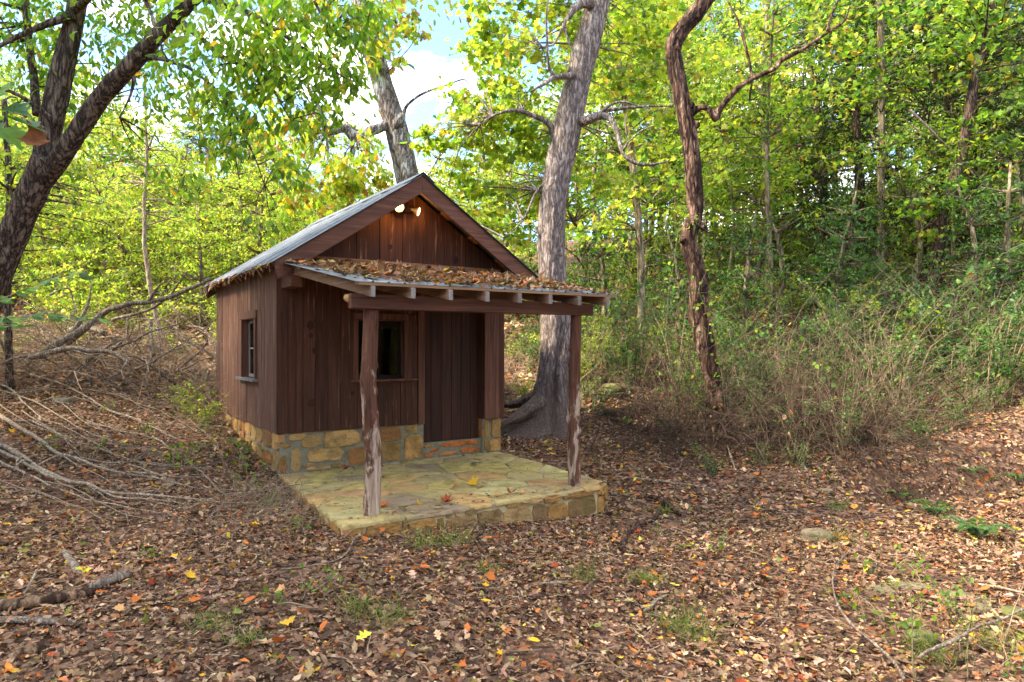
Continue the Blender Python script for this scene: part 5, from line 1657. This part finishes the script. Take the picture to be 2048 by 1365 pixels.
limb3([at(256, 636, 12.0), at(255, 670, 12.0), at(244, 702, 11.9)], .025, .018, 'upright grey stub standing in the brush pile')
limb3([at(300, 640, 12.0), at(302, 680, 11.8), at(308, 712, 11.6)], .035, .03, 'upright limb at the right of the brush pile')
limb3([at(100, 590, 12.6), at(140, 575, 12.6), at(148, 600, 12.6), at(155, 625, 12.5)], .025, .012, 'bent limb above the brush pile among the leaves')
for k in range(64):
    c = np.array([rng.uniform(-9.4, -5.0), rng.uniform(11.2, 13.6), 0])
    a = rng.uniform(0, 6.28)
    L = rng.uniform(.8, 1.9)
    d = np.array([math.cos(a), math.sin(a) * .5, 0]) * L
    p0, p2 = c - d / 2, c + d / 2
    p0[2] = tz(p0[0], p0[1]) + rng.uniform(.02, .35)
    p2[2] = tz(p2[0], p2[1]) + rng.uniform(.1, 1.2)
    pm = (p0 + p2) / 2 + rng.normal(0, .15, 3) + np.array([0, 0, rng.uniform(0, .3)])
    limb3([p0, pm, p2], rng.uniform(.010, .034), .006, 'grey limb tangled in the brush pile left of the cabin')
def stems(n, centres, L, r, up, mat, name, label, sides=3, zjit=.1, curl=.5):
    "thin stems in heaps: each wanders off from near a heap's centre (x, y, rx, ry)"
    mb = MB()
    for k in range(n):
        c = centres[rng.integers(0, len(centres))]
        x, y = c[0] + rng.normal(0, c[2]), c[1] + rng.normal(0, c[3])
        if blocked(np.array([x]), np.array([y]))[0]: continue
        l = L * rng.uniform(.4, 1.5)
        m = 7
        d = rng.normal(0, 1, 3)
        d[2] = abs(d[2]) * up + .1
        d /= np.linalg.norm(d)
        q = np.array([x, y, tz(x, y) + zjit * rng.random() ** 2])
        P = [q]
        for j in range(m):
            d = d + rng.normal(0, curl * .35, 3) + np.array([0, 0, -.10 * up])
            d /= np.linalg.norm(d)
            q = q + d * l / m
            P.append(q)
        P = np.array(P)
        P[:, 2] = np.maximum(P[:, 2], hgt(P[:, 0], P[:, 1]) + .012)
        rr = np.linspace(1, .35, m + 1) * r * rng.uniform(.5, 1.5)
        mb.tube(P, rr, sides, 0, False)
        if rng.random() < .5:
            i = rng.integers(2, m)
            e = P[i] + (d + rng.normal(0, .7, 3)) * l * .3
            e[2] = max(e[2], tz(e[0], e[1]) + .01)
            mb.tube(np.array([P[i], (P[i] + e) / 2 + rng.normal(0, .02, 3), e]), np.array([.6, .5, .3]) * r, sides, 0, False)
    o = mb.build(name, M[mat])
    tag(o, label, 'brush', kind='stuff')
    return o
stems(900, [(-7.6, 12.3, 1.1, .6), (-6.3, 12.0, .7, .6), (-8.6, 12.0, .6, .6)], 1.1, .0075, .5, 'twig', 'brush_tangle', 'tangle of dry grey twigs filling the brush pile', zjit=.85)
stems(420, [(-4.9, 11.3, .35, .6), (-4.4, 10.4, .25, .4)], .7, .004, .4, 'twig', 'corner_twig_tangle', 'dry twigs heaped against the far corner of the left wall', zjit=.3)
stems(1250, [(3.1, 9.8, .45, .4), (3.9, 9.4, .5, .35), (4.6, 9.0, .4, .35), (2.4, 10.2, .4, .4), (5.2, 9.9, .5, .5)], .95, .0052, .9, 'deadstem', 'dead_stem_thicket', 'thicket of thin dead brown stems round the dead tree', zjit=.35, curl=.6)
stems(1200, [(2.5, 12, .8, .7), (4.5, 11.5, .9, .8), (6.5, 12, .9, .9), (5.5, 14, 1.2, .9), (8, 13.5, 1.1, 1.0)], 1.1, .0055, 1.1, 'deadstem', 'dry_stem_undergrowth', 'dry brown stems standing in the undergrowth on the slope', zjit=.3, curl=.5)
stems(520, [(3.1, 9.9, .5, .4), (4.0, 9.7, .6, .4), (2.4, 10.4, .5, .4), (5.0, 10.2, .6, .5)], 1.7, .0055, 1.5, 'deadstem', 'tall_dead_stems', 'tall tangled grey-brown stems standing round the dead tree', zjit=.2, curl=.55)
stems(260, [(7.2, 10.8, .9, .7), (8.4, 11.5, .8, .8)], 1.6, .005, 1.5, 'deadstem', 'bank_stems', 'thin bare stems standing on the bank at the right edge', zjit=.2, curl=.5)
stems(60, [(3.4, 9.4, .7, .4), (4.3, 9.2, .5, .4)], 1.7, .0042, 1.7, 'greenstem', 'bramble_canes', 'thin green arching bramble canes before the dead tree', zjit=.05, curl=.35)
stems(800, [(.6, 13, .8, .7), (2.0, 13.5, .7, .9), (-.3, 14.5, .7, .8)], 1.0, .0045, 1.0, 'twig', 'pale_dry_stems', 'pale dry stems behind the big grey tree', zjit=.1)
stems(260, [(-2.3, 6.4, .25, .6)], .45, .003, .5, 'twig', 'patio_side_twigs', 'fine twigs and stems beside the left edge of the patio', zjit=.05)
stems(260, [(4.6, 8.2, .5, .3), (5.6, 8.4, .6, .3)], .6, .003, .7, 'deadstem', 'gully_stems', 'fine dry stems hanging over the gully', zjit=.05)

# ------------------------------------------------------------------ shrubs and saplings
def shrub_mesh(seed, H, n_st, n_lf, size, kind, pal, spread=.6, up=.7, stem_r=.006, arch=.35):
    st = np.random.default_rng(seed)
    mb, lb = MB(), LB()
    for k in range(n_st):
        a = st.uniform(0, 6.28)
        p0 = np.array([st.normal(0, .08), st.normal(0, .08), -.05])
        h = H * st.uniform(.55, 1.05)
        d = np.array([math.cos(a), math.sin(a), 0]) * spread * h * st.uniform(.2, 1)
        p1 = p0 + d * .45 + np.array([0, 0, h * .62])
        p2 = p0 + d * 1.1 + np.array([0, 0, h * (1 - arch * st.random())])
        P, r = resample([p0, p1, p2], [stem_r, stem_r * .7, stem_r * .3], h / 9)
        mb.tube(P, r, 4, 0, False)
        m = n_lf // n_st
        nt_ = 6
        tips = []
        for j in range(nt_):
            i = int(st.uniform(.30, 1) * (len(P) - 1))
            q = P[i] + st.normal(0, .14 * h * .7, 3) * np.array([1, 1, .6])
            Q, rq = resample([P[i], (P[i] + q) / 2 + st.normal(0, .02, 3), q], [.003, .002, .001], .1)
            mb.tube(Q, rq, 3, 0, False)
            t = st.random(m // nt_)[:, None]
            C = P[i] * (1 - t) + q * t + st.normal(0, .035, (m // nt_, 3))
            tips.append(C)
        C = np.vstack(tips)
        mm = len(C)
        D = unit(mm) + np.array([0, 0, -.35])
        N = unit(mm) * .7 + np.array([0, 0, up])
        lb.add(*leaves(C, D, N, size * np.exp(st.normal(0, .25, mm)), kind, palette(mm, *pal), st.normal(-.1, .2, mm), st.normal(.1, .2, mm)))
    return mb.mesh('stems'), lb.mesh('foliage')
SH = [shrub_mesh(41, 1.7, 9, 640, .060, 'diamond', DGREEN), shrub_mesh(42, 2.3, 8, 700, .065, 'ellip', DGREEN, .5), shrub_mesh(43, 1.1, 10, 460, .05, 'diamond', DGREEN, .8),
      shrub_mesh(44, 1.9, 9, 720, .066, 'diamond', YGREEN), shrub_mesh(45, 2.6, 8, 900, .075, 'diamond', YGREEN, .55), shrub_mesh(46, 1.2, 10, 520, .055, 'diamond', YGREEN, .8),
      shrub_mesh(47, .45, 6, 70, .05, 'heart', MGREEN, .9), shrub_mesh(48, 2.0, 10, 300, .05, 'diamond', DGREEN, .6), shrub_mesh(49, .3, 5, 40, .045, 'ellip', MGREEN, 1.1)]
SM_ = (M['twig'], M['leaf'])
SN = ('stems', 'foliage')
def shrubs(spots, name, label, group):
    for x, y, v, s in spots:
        if blocked(np.array([x]), np.array([y]))[0]: continue
        plant(name, SH[v], SM_, x, y, label, 'shrub', group, s, None, (rng.normal(0, .08), rng.normal(0, .08)), SN)
def ring(n, x0, x1, y0, y1, vs, s0, s1, test=None):
    out = []
    while len(out) < n:
        x, y = rng.uniform(x0, x1), rng.uniform(y0, y1)
        if test and not test(x, y): continue
        out.append((x, y, int(rng.choice(vs)), rng.uniform(s0, s1)))
    return out
shrubs(ring(46, -15, -4.5, 13.8, 20, [3, 4, 5], .7, 1.25), 'bank_shrub', 'sunlit yellow-green shrub on the bank behind the brush pile', 'sunlit shrubs on the left bank')
shrubs(ring(34, -7.0, -0.5, 14.2, 20, [3, 4, 5], .8, 1.3), 'back_shrub', 'yellow-green shrub on the bank behind the cabin', 'shrubs behind the cabin')
shrubs(ring(20, -15, -8.5, 9.5, 13.8, [3, 5, 1], .6, 1.0), 'edge_shrub', 'leafy green shrub at the far left beyond the forked tree', 'shrubs at the left edge')
shrubs(ring(42, 1.2, 6.8, 11.2, 16, [0, 1, 2, 7, 3], .6, 1.1), 'slope_shrub', 'green undergrowth shrub on the slope behind the dead tree', 'undergrowth shrubs behind the dead tree')
shrubs(ring(46, 6.2, 14, 9.8, 17, [0, 1, 2, 7], .65, 1.15, lambda x, y: x < y * .9), 'right_shrub', 'blue-green undergrowth shrub on the slope at the right', 'undergrowth shrubs on the right slope')
shrubs(ring(34, 6.0, 10.2, 9.2, 12.6, [2, 7, 6, 0], .45, .9, lambda x, y: x < y * .82), 'near_right_shrub', 'thin green shrub on the leafy bank above the gully', 'shrubs above the gully')
shrubs(ring(30, 2.0, 20, 17, 23, [1, 4, 0], 1.0, 1.6), 'wood_shrub', 'tall shrub in the shade of the far wood', 'tall shrubs in the far wood')
shrubs(ring(14, -.5, 3.0, 12.2, 15.5, [3, 5, 0], .6, 1.0), 'tree_side_shrub', 'sunny shrub just behind the big grey tree', 'shrubs behind the big grey tree')
shrubs(ring(34, 2.3, 6.2, 8.7, 11.2, [7, 2, 0, 7], .45, .85), 'thicket_shrub', 'thin green shrub growing up through the dead brown stems', 'shrubs in the dead stems')
shrubs(ring(16, 2.2, 5.8, 9.6, 11.4, [7, 7, 1], .75, 1.15), 'tall_thicket_shrub', 'tall thin-leaved shrub in the thicket behind the dead brown stems', 'tall shrubs in the thicket')
shrubs(ring(12, 6.4, 9.0, 9.9, 12.0, [1, 7, 0], .8, 1.2, lambda x, y: x < y * .80), 'bank_edge_shrub', 'tall leafy shrub on the bank near the right edge', 'tall shrubs at the right edge')
for_left = [onground(px, py) for px, py in ((15, 700), (60, 690), (110, 695), (150, 705), (30, 670), (95, 665), (175, 680), (10, 725))]
shrubs([(p[0], p[1], int(rng.choice([5, 5, 3])), rng.uniform(.45, .75)) for p in for_left], 'pile_shrub', 'bright green shrub growing at the left end of the brush pile', 'green shrubs at the brush pile')
wl = []
for t in np.linspace(.3, 3.3, 9):
    p = c2w(-rng.uniform(.12, .5), t, 0); wl.append((p[0], p[1], int(rng.choice([8, 6])), rng.uniform(.7, 1.2)))
for t in np.linspace(-2.4, -.2, 6):
    p = c2w(-rng.uniform(.3, .55), t, 0); wl.append((p[0], p[1], int(rng.choice([8, 6])), rng.uniform(.5, 1.0)))
shrubs(wl, 'wall_seedling', 'small green seedling along the left wall and patio edge', 'seedlings by the left wall')
shrubs([(c2w(-.35, 2.6, 0)[0], c2w(-.35, 2.6, 0)[1], 5, .62), (c2w(-.5, 3.3, 0)[0], c2w(-.5, 3.3, 0)[1], 5, .8)], 'corner_shrub', 'bright green shrub against the far corner of the left wall', 'shrubs at the far wall corner')
sl = []
for px, py in [(60, 700), (90, 690), (170, 725), (290, 720), (250, 735), (330, 745), (120, 735), (40, 740), (380, 790), (340, 930), (420, 905), (350, 940), (300, 870), (230, 905), (480, 985), (100, 900), (200, 820), (545, 1010), (60, 660), (30, 680), (150, 690)]:
    p = onground(px, py); sl.append((p[0], p[1], int(rng.choice([6, 8])), rng.uniform(.7, 1.2)))
shrubs(sl, 'slope_seedling', 'small bright green seedling in the litter left of the cabin', 'seedlings on the left slope')
sl = []
for px, py in [(1450, 780), (1360, 830), (1660, 960), (1690, 900), (1830, 930), (1990, 960), (1750, 880), (1300, 905), (1420, 930), (1530, 1010), (1330, 1080), (1700, 1085), (1870, 1180), (1900, 1215), (1850, 1230), (1935, 1250), (1960, 1290), (1840, 1290), (1990, 1330), (1760, 1260), (1770, 1300), (1900, 1340), (1420, 1110), (600, 1200), (1690, 1210), (1985, 1225), (310, 1120), (700, 1060), (1780, 1150), (1960, 1175)]:
    p = onground(px, py); sl.append((p[0], p[1], int(rng.choice([6, 8])), rng.uniform(.45, .85)))
shrubs(sl, 'ground_seedling', 'small green seedling in the litter on the right', 'seedlings on the right')

# grass tufts
def tuft_mesh(seed, n=110, H=.115):
    st = np.random.default_rng(seed)
    lb = LB()
    C = np.stack([st.normal(0, .07, n), st.normal(0, .07, n), np.zeros(n)], 1)
    D = st.normal(0, .5, (n, 3)); D[:, 2] = st.uniform(.4, 1.2, n)
    lb.add(*leaves(C, D, unit(n), H * np.exp(st.normal(0, .3, n)), 'diamond', palette(n, [(112, 138, 62), (134, 152, 72), (90, 116, 52), (160, 158, 92)], [3, 3, 2, 1]), st.normal(-.9, .5, n), 0, .045))
    return lb.mesh('grass_tuft')
TU = [tuft_mesh(s) for s in (1, 2, 3)]
for me in TU: me.materials.append(M['leaf'])
for px, py, s, lab in [(850, 1098, 1.2, 'grass tuft before the patio front, left one'), (905, 1094, 1.1, 'grass tuft before the patio front, right one'), (718, 1225, .9, 'grass tuft in the litter below the left post'), (770, 1252, 1.1, 'wider grass tuft below the left post, nearest the viewer'),
                       (1350, 1262, 1.2, 'grass tuft low in the middle right of the litter'), (1390, 1285, 1.2, 'nearest large grass tuft right of the middle'), (1165, 1165, .9, 'small grass tuft in the litter right of the patio front'), (1300, 1170, .8, 'small grass tuft left of the half-buried rock'),
                       (1675, 1085, .9, 'grass tuft touching the half-buried rock'), (1330, 1030, .9, 'grass tuft near the curved root'), (1680, 1025, 1.0, 'grass tuft before the gully'), (430, 1262, .9, 'faint grass tuft low at the left'), (490, 1295, .7, 'small green tuft low at the left'), (975, 1150, .7, 'small grass tuft in front of the patio middle'),
                       (1275, 1165, .7, 'twin grass tuft left of the half-buried rock'), (660, 1010, .8, 'grass at the left edge of the patio'), (1985, 1300, 1.2, 'grass tuft in the bottom right corner'), (1870, 1330, 1.1, 'grass tuft at the bottom right among seedlings')]:
    p = onground(px, py)
    o = bpy.data.objects.new('grass_tuft', TU[rng.integers(0, 3)])
    o.location = tuple(p + np.array([0, 0, .01]))
    o.scale = (s, s, s)
    o.rotation_euler = (0, 0, rng.uniform(0, 6.28))
    col.objects.link(o)
    tag(o, lab, 'grass', 'grass tufts')

# ferns
def fern_mesh(seed, fronds=8, L=.55):
    st = np.random.default_rng(seed)
    lb, mb = LB(), MB()
    for k in range(fronds):
        a = 2 * math.pi * k / fronds + st.normal(0, .25)
        l = L * st.uniform(.7, 1.15)
        d = np.array([math.cos(a), math.sin(a), 0])
        P, r = resample([(0, 0, 0), d * l * .4 + np.array([0, 0, l * .42]), d * l * .8 + np.array([0, 0, l * .42]), d * l * 1.1 + np.array([0, 0, l * .22])], [.003, .003, .002, .001], l / 26)
        mb.tube(P, r, 4, 0, False)
        W = np.array([-d[1], d[0], 0])
        m = len(P)
        t = np.linspace(0, 1, m)
        prof = np.sin(np.clip(t * 1.05 + .05, 0, 1) * math.pi) ** .6 * .14 * l / .55
        for s in (-1, 1):
            C = P[3:]
            D = np.tile(W * s, (m - 3, 1)) + d * .35 + st.normal(0, .08, (m - 3, 3))
            N = np.tile(np.array([0, 0, 1.0]), (m - 3, 1)) + d * .3
            lb.add(*leaves(C, D, N, np.maximum(prof[3:], .012), 'diamond', palette(m - 3, [(78, 112, 62), (98, 132, 70), (64, 94, 54)], [2, 2, 1]), -.2, 0, .55))
    return mb.mesh('stalks'), lb.mesh('fronds')
FE = [fern_mesh(1, 7, .38), fern_mesh(2, 6, .34), fern_mesh(3, 8, .42)]
for px, py, v, s, lab in [(1955, 1075, 2, .7, 'large fern spreading on the near lip of the gully'), (1870, 1030, 0, .65, 'fern hanging over the gully left of the large fern'), (1940, 950, 1, .6, 'small fern growing on the brown gully bank'), (2035, 965, 1, .6, 'fern cut by the right edge above the gully'), (1800, 1000, 1, .6, 'pale green plant at the head of the gully')]:
    p = onground(px, py)
    plant('fern', FE[v], (M['greenstem'], M['leaf']), p[0], p[1], lab, 'fern', 'ferns by the gully', s, None, (0, 0), ('stalks', 'fronds'), .0)

# ------------------------------------------------------------------ rocks, logs, roots
def rock(px, py, sx, sy, sz, label, mat='rock', seed=0, sink=.3, rz=0):
    p = onground(px, py)
    st = np.random.default_rng(seed)
    n, m = 14, 22
    ph = np.linspace(0, math.pi, n)
    th = np.linspace(0, 2 * math.pi, m, endpoint=False)
    PH, TH = np.meshgrid(ph, th, indexing='ij')
    U = np.stack([np.sin(PH) * np.cos(TH), np.sin(PH) * np.sin(TH), np.cos(PH)], -1).reshape(-1, 3)
    pw = np.sign(U) * np.abs(U) ** .75
    V = pw * np.array([sx, sy, sz]) * (1 + .34 * fbm(U * 1.4 + seed * 7.7, 3) + .10 * fbm(U * 6 + seed, 2))[:, None]
    V[:, 2] += sz * (1 - 2 * sink)
    i = np.arange(n - 1)[:, None] * m
    j = np.arange(m)[None, :]
    F = np.stack([i + j, i + m + j, i + m + (j + 1) % m, i + (j + 1) % m], -1).reshape(-1, 4)
    o = link('rock', np_mesh('rock', V, [F]), M[mat], None, True)
    o.location = tuple(p)
    o.rotation_euler = (0, 0, rz)
    tag(o, label, 'rock')
rock(232, 738, .24, .17, .13, 'flat grey rock under the dark limb of the brush pile', 'rock', 1, .2, .3)
rock(275, 745, .16, .12, .07, 'low tan rock right of the flat grey rock', 'rock', 2)
rock(126, 808, .15, .11, .07, 'small pale rock in the litter below the uppermost long branch', 'rock', 3)
rock(1633, 1080, .13, .10, .07, 'half-buried tan rock on the open ground at the right', 'rock', 4, .35)
rock(1842, 1285, .085, .07, .05, 'round moss-covered rock in the bottom right', 'mossrock', 5, .35)
rock(1955, 1225, .08, .06, .04, 'tan rock among the seedlings at the bottom right', 'rock', 6, .42)
rock(2030, 1235, .08, .07, .04, 'mossy stone at the right edge near the bottom', 'mossrock', 8, .35)
rock(1075, 850, .22, .16, .10, 'flat grey stone under the roots of the big grey tree', 'rock', 9, .4)
rock(1230, 790, .30, .22, .14, 'mossy stone behind the right post', 'mossrock', 10, .3)
rock(1195, 770, .2, .16, .12, 'pale stone lit by the sun left of the mossy stone', 'rock', 11, .3)
rock(1650, 985, .09, .06, .03, 'small pale flat stone before the dead stems', 'rock', 12, .3)
rock(1915, 1045, .09, .07, .04, 'wet grey stone down in the gully', 'rock', 13, .3)
rock(1800, 880, .14, .10, .07, 'buried stone on the bank above the gully', 'rock', 14, .4)
rock(1850, 865, .16, .10, .08, 'mossy stone on the bank above the gully', 'mossrock', 15, .4)
for px, py, sx, lab, sd_ in [(1760, 1185, .15, 'worn tan slab of bedrock showing through the litter, left one', 21), (1830, 1178, .2, 'worn tan slab of bedrock showing through the litter, middle one', 22), (1905, 1195, .16, 'worn tan slab of bedrock showing through the litter, right one', 23)]:
    rock(px, py, sx * .8, .07, .03, lab, 'rock', sd_, .42, -.3)

def solid(name, px, r, label, cat, mat, lift=.05, sides=18, rough=.22, ridge=.01, wob=.02):
    pts = lay(px, lift)
    base = pts[0].copy()
    V, F = limb_mesh(pts, r, sides, .03, rough, ridge, wob, 6.0, 9)
    o = link(name, np_mesh(name, V - base, F), M[mat], None, True)
    o.location = tuple(base)
    tag(o, label, cat)
solid('rotten_log', [(-60, 1232), (40, 1222), (100, 1214), (150, 1206), (190, 1196)], [.038, .042, .04, .036, .025], 'rotting brown log at the left edge', 'log', 'log', .04)
solid('rotten_log', [(-40, 1250), (60, 1252), (110, 1254), (165, 1254)], [.018, .02, .018, .01], 'thin grey log under the rotting log', 'log', 'greylimb', .02)
solid('rotten_log', [(185, 1188), (215, 1176), (260, 1162)], [.03, .035, .028], 'short lichen-grey log end on the right of the rotting log', 'log', 'greylimb', .04)
solid('broken_branch', [(128, 1112), (140, 1130), (158, 1155)], [.02, .025, .018], 'short broken branch above the rotting log', 'branch', 'greylimb', .03)
solid('broken_branch', [(48, 1205), (60, 1180), (74, 1155)], [.008, .008, .006], 'thin straight stick leaning above the rotting log', 'branch', 'limb', .05, 8)
solid('bark_slab', [(20, 1330), (60, 1312), (95, 1300)], [.03, .04, .03], 'brown slab of bark at the bottom left', 'bark', 'log', .01)
solid('exposed_root', [(1244, 1110), (1250, 1085), (1262, 1070), (1285, 1052), (1305, 1045), (1320, 1025)], [.022, .025, .026, .026, .024, .015], 'curved dark root snaking over the ground right of the patio', 'root', 'root', .03)
solid('exposed_root', [(1290, 1000), (1315, 1005), (1340, 1020), (1362, 1035)], [.03, .035, .03, .02], 'thick dark piece of root just above the curved root', 'root', 'root', .03)
solid('rotten_log', [(1185, 828), (1220, 832), (1260, 842)], [.04, .045, .04], 'dark rotting log piece behind the right post', 'log', 'root', .05)
solid('rotten_log', [(1215, 845), (1240, 850), (1262, 856)], [.03, .035, .03], 'second dark log piece just below the other behind the right post', 'log', 'root', .05)
solid('dead_limb', [(1385, 820, .35), (1440, 790, .5), (1520, 778, .55), (1590, 790, .5), (1610, 775, .6), (1640, 755, .7)], [.03, .028, .026, .028, .022, .01], 'dark crooked limb lying through the dead stems', 'branch', 'root', .3)
solid('pale_stick', [(1250, 962), (1330, 970), (1420, 985)], [.012, .011, .007], 'long pale stick on the ground right of the right post', 'branch', 'limb', .04, 9)
solid('pale_stick', [(1455, 903), (1460, 925), (1468, 948)], [.012, .011, .007], 'short pale forked stick standing below the dead tree', 'branch', 'limb', .08, 9)
solid('bent_stick', [(1270, 1245), (1295, 1228), (1312, 1212), (1336, 1197)], [.009, .010, .010, .007], 'pale bent stick on the litter below the curved root', 'branch', 'limb', .03, 9)
solid('long_vine', [(1715, 1100), (1672, 1140), (1665, 1200), (1690, 1255), (1740, 1300), (1790, 1345), (1810, 1380)], [.003, .004, .005, .006, .008, .010, .010], 'long grey vine looping down the right foreground', 'vine', 'greylimb', .05, 8)
solid('pale_stick', [(1080, 1178), (1110, 1176), (1135, 1172)], [.010, .012, .010], 'short white stick before the patio at the middle', 'branch', 'limb', .03, 9)
solid('pale_stick', [(1955, 1183), (2000, 1190), (2060, 1200)], [.009, .010, .010], 'long pale stick lying at the right edge', 'branch', 'limb', .04, 9)
solid('pale_stick', [(1840, 1360), (1860, 1345), (1905, 1325), (1960, 1295), (2060, 1250)], [.012, .012, .010, .008, .006], 'grey stick rising to the right in the bottom right corner', 'branch', 'greylimb', .12, 9)
solid('pale_stick', [(690, 1090), (705, 1075), (718, 1050)], [.006, .006, .003], 'pale twig leaning at the patio corner', 'branch', 'limb', .06, 7)
solid('pale_stick', [(560, 1153), (620, 1145), (690, 1120), (722, 1075)], [.006, .006, .005, .003], 'long bent twig before the patio corner', 'branch', 'limb', .04, 7)

# ------------------------------------------------------------------ leaf sprigs hanging into the picture at the left
sp0 = at(-90, 190, 2.6)
sp = root_obj('maple_sprig', sp0, 'close blue-green lobed leaves with one dead brown leaf at the left edge', 'sprig')
mb = MB()
mb.add(*limb_mesh([at(-90, 190, 2.6), at(-20, 205, 2.6), at(40, 225, 2.6)], [.004, .003, .002], 6, .03))
child_mb('twig', mb, M['twig'], sp, sp0)
for px, py, s, tilt, cn, d in [(2, 215, .14, .5, (70, 110, 60), (1, -.2, -.25)), (30, 238, .125, .2, (86, 124, 84), (1, .1, -.35)), (-35, 200, .14, .8, (84, 126, 50), (1, -.4, .1)), (8, 255, .11, .4, (100, 140, 50), (.6, .1, -.8)), (-45, 245, .13, .5, (76, 116, 60), (.9, .2, -.5)), (-20, 190, .13, .7, (92, 130, 60), (.9, -.3, .2))]:
    C = at(px, py, 2.6 + rng.uniform(-.08, .08))
    V, F, T = leaves(np.array([C]), np.array([d], float), np.array([[-.15, -tilt, 1.0]]), s, 'maple', np.array([lin(*cn)]), -.25, .2)
    child('leaf', V, F, M['leaf'], sp, sp0, T, False)
C = at(54, 275, 2.6)
V, F, T = leaves(np.array([C]), np.array([[.8, .1, -.25]]), np.array([[.1, -1.0, .5]]), .095, 'maple', np.array([lin(132, 84, 56)]), .8, .9)
child('dead_leaf', V, F, M['litter'], sp, sp0, T, False)

hz0 = at(-120, 640, 5.2)
hs_ = root_obj('hazel_sprig', hz0, 'low spray of broad green leaves at the left over the brush pile', 'sprig')
mb = MB()
tw = [[at(-120, 650, 5.2), at(-20, 640, 5.2), at(80, 632, 5.2), at(200, 640, 5.3)], [at(-100, 640, 5.3), at(0, 600, 5.3), at(100, 560, 5.4), at(170, 545, 5.5)], [at(-100, 660, 5.1), at(-20, 650, 5.1), at(50, 652, 5.1)]]
for t in tw: mb.add(*limb_mesh(t, [.006, .005, .003, .0015], 6, .05))
child_mb('twig', mb, M['twig'], hs_, hz0)
for t in tw:
    Q = ring_pts(t, .045)
    for k, q in enumerate(Q[4:]):
        sd2 = 1 if k % 2 else -1
        V, F, T = leaves(np.array([q + rng.normal(0, .01, 3)]), np.array([[.5, sd2 * .8, -.25]]) + rng.normal(0, .15, (1, 3)), np.array([[0, -.75, .8]]) + rng.normal(0, .2, (1, 3)), rng.uniform(.085, .125), 'heart', palette(1, [(104, 148, 62), (124, 164, 66), (86, 128, 64)], [1, 1, 1]), -.15, .1)
        child('leaf', V, F, M['leaf'], hs_, hz0, T, False)

# ------------------------------------------------------------------ vines and eave debris
def vine(name, pts, r, label, mat='greenstem', nleaf=0, size=.05, pal=MGREEN):
    pts = [np.asarray(p, float) for p in pts]
    e = root_obj(name, pts[0], label, 'vine')
    V, F = limb_mesh(pts, [r, r * .8, r * .4], 6, .08, .1, 0, .05)
    child('stem', V, F, M[mat], e, pts[0])
    if nleaf:
        Q = ring_pts(pts, .06)
        C = Q[rng.integers(2, len(Q), nleaf)] + rng.normal(0, .06, (nleaf, 3))
        V, F, T = leaves(C, unit(nleaf) + np.array([0, 0, -.4]), unit(nleaf) + np.array([0, -.3, .6]), size * np.exp(rng.normal(0, .25, nleaf)), 'heart', palette(nleaf, *pal))
        child('foliage', V, F, M['leaf'], e, pts[0], T, False)
vine('climbing_vine', [at(1455, 860, 9.8), at(1440, 740, 9.75), at(1425, 650, 9.75), at(1400, 590, 9.75), at(1412, 540, 9.75)], .007, 'green vine climbing the dead tree on its right side', nleaf=60)
vine('climbing_vine', [at(1400, 850, 9.8), at(1392, 760, 9.7), at(1382, 680, 9.7), at(1372, 600, 9.7), at(1385, 560, 9.7)], .006, 'thin leafy vine left of the dead tree trunk', nleaf=50)
vine('hanging_vine', [at(1820, 220, 12), at(1870, 270, 12), at(1905, 305, 12.2)], .022, 'pale leafless vine slanting across the dark cedars', 'limb')
vine('hanging_vine', [at(1700, 300, 13), at(1660, 310, 13), at(1630, 330, 13)], .008, 'thin curved vine between the slender trees', 'greylimb')
vine('arching_cane', [at(1250, 860, 9.5), at(1330, 640, 9.6), at(1420, 590, 9.8), at(1480, 640, 9.8)], .005, 'long thin cane arching before the dead tree', 'greenstem', 30)
vine('arching_cane', [at(1700, 900, 9.3), at(1640, 720, 9.5), at(1560, 650, 9.7), at(1490, 690, 9.8)], .005, 'green cane arching over the right of the dead stems', 'greenstem', 40)
vine('arching_cane', [at(1180, 760, 10.5), at(1215, 640, 10.3), at(1245, 560, 10.2), at(1260, 540, 10.2)], .006, 'leafy cane leaning just right of the right post', 'greenstem', 36, .06, DGREEN)
vine('leafy_vine', [at(2060, 480, 9.5), at(1960, 540, 9.8), at(1880, 600, 10), at(1800, 640, 10)], .006, 'vine with bright leaves reaching in from the right edge', 'greenstem', 90, .06, DGREEN)
vine('leafy_vine', [at(1330, 700, 9.3), at(1345, 520, 9.6), at(1370, 440, 9.7), at(1420, 470, 9.7)], .005, 'feathery green vine hanging on the dead tree at half height', 'greenstem', 70, .045)
vine('foreground_stem', [onground(1830, 1370), at(1822, 1260, 3.9), at(1808, 1180, 4.0), at(1775, 1110, 4.1)], .004, 'tall thin green stem rising in the right foreground', 'greenstem')
vine('foreground_stem', [onground(1935, 1360), at(1938, 1260, 4.0), at(1950, 1200, 4.0)], .004, 'short green stem in the bottom right corner', 'greenstem')
vine('foreground_stem', [onground(2005, 1350), at(2020, 1240, 4.2), at(2042, 1150, 4.3)], .004, 'reddish stem at the right edge of the foreground', 'twig')

lb = LB()
n = 150
t = rng.random(n)
C = CO + (-.215 + rng.normal(0, .02, n))[:, None] * CU + (-.45 + 4.0 * t)[:, None] * CV
C[:, 2] = 3.575 - .66 * 1.80 + rng.normal(.005, .012, n)
D = unit(n); D[:, 2] = -np.abs(D[:, 2]) - .3
lb.add(*leaves(C, D, unit(n), .085 * np.exp(rng.normal(0, .3, n)), 'ellip', palette(n, LITC, [10, 12, 6, 10, 3, 10, 8, 3, 4, 0, 1]), .3, .8, .45))
o = link('eave_debris', lb.mesh('eave_debris'), M['litter'])
tag(o, 'dry leaves and straw caught along the left eave', 'leaves', kind='stuff')
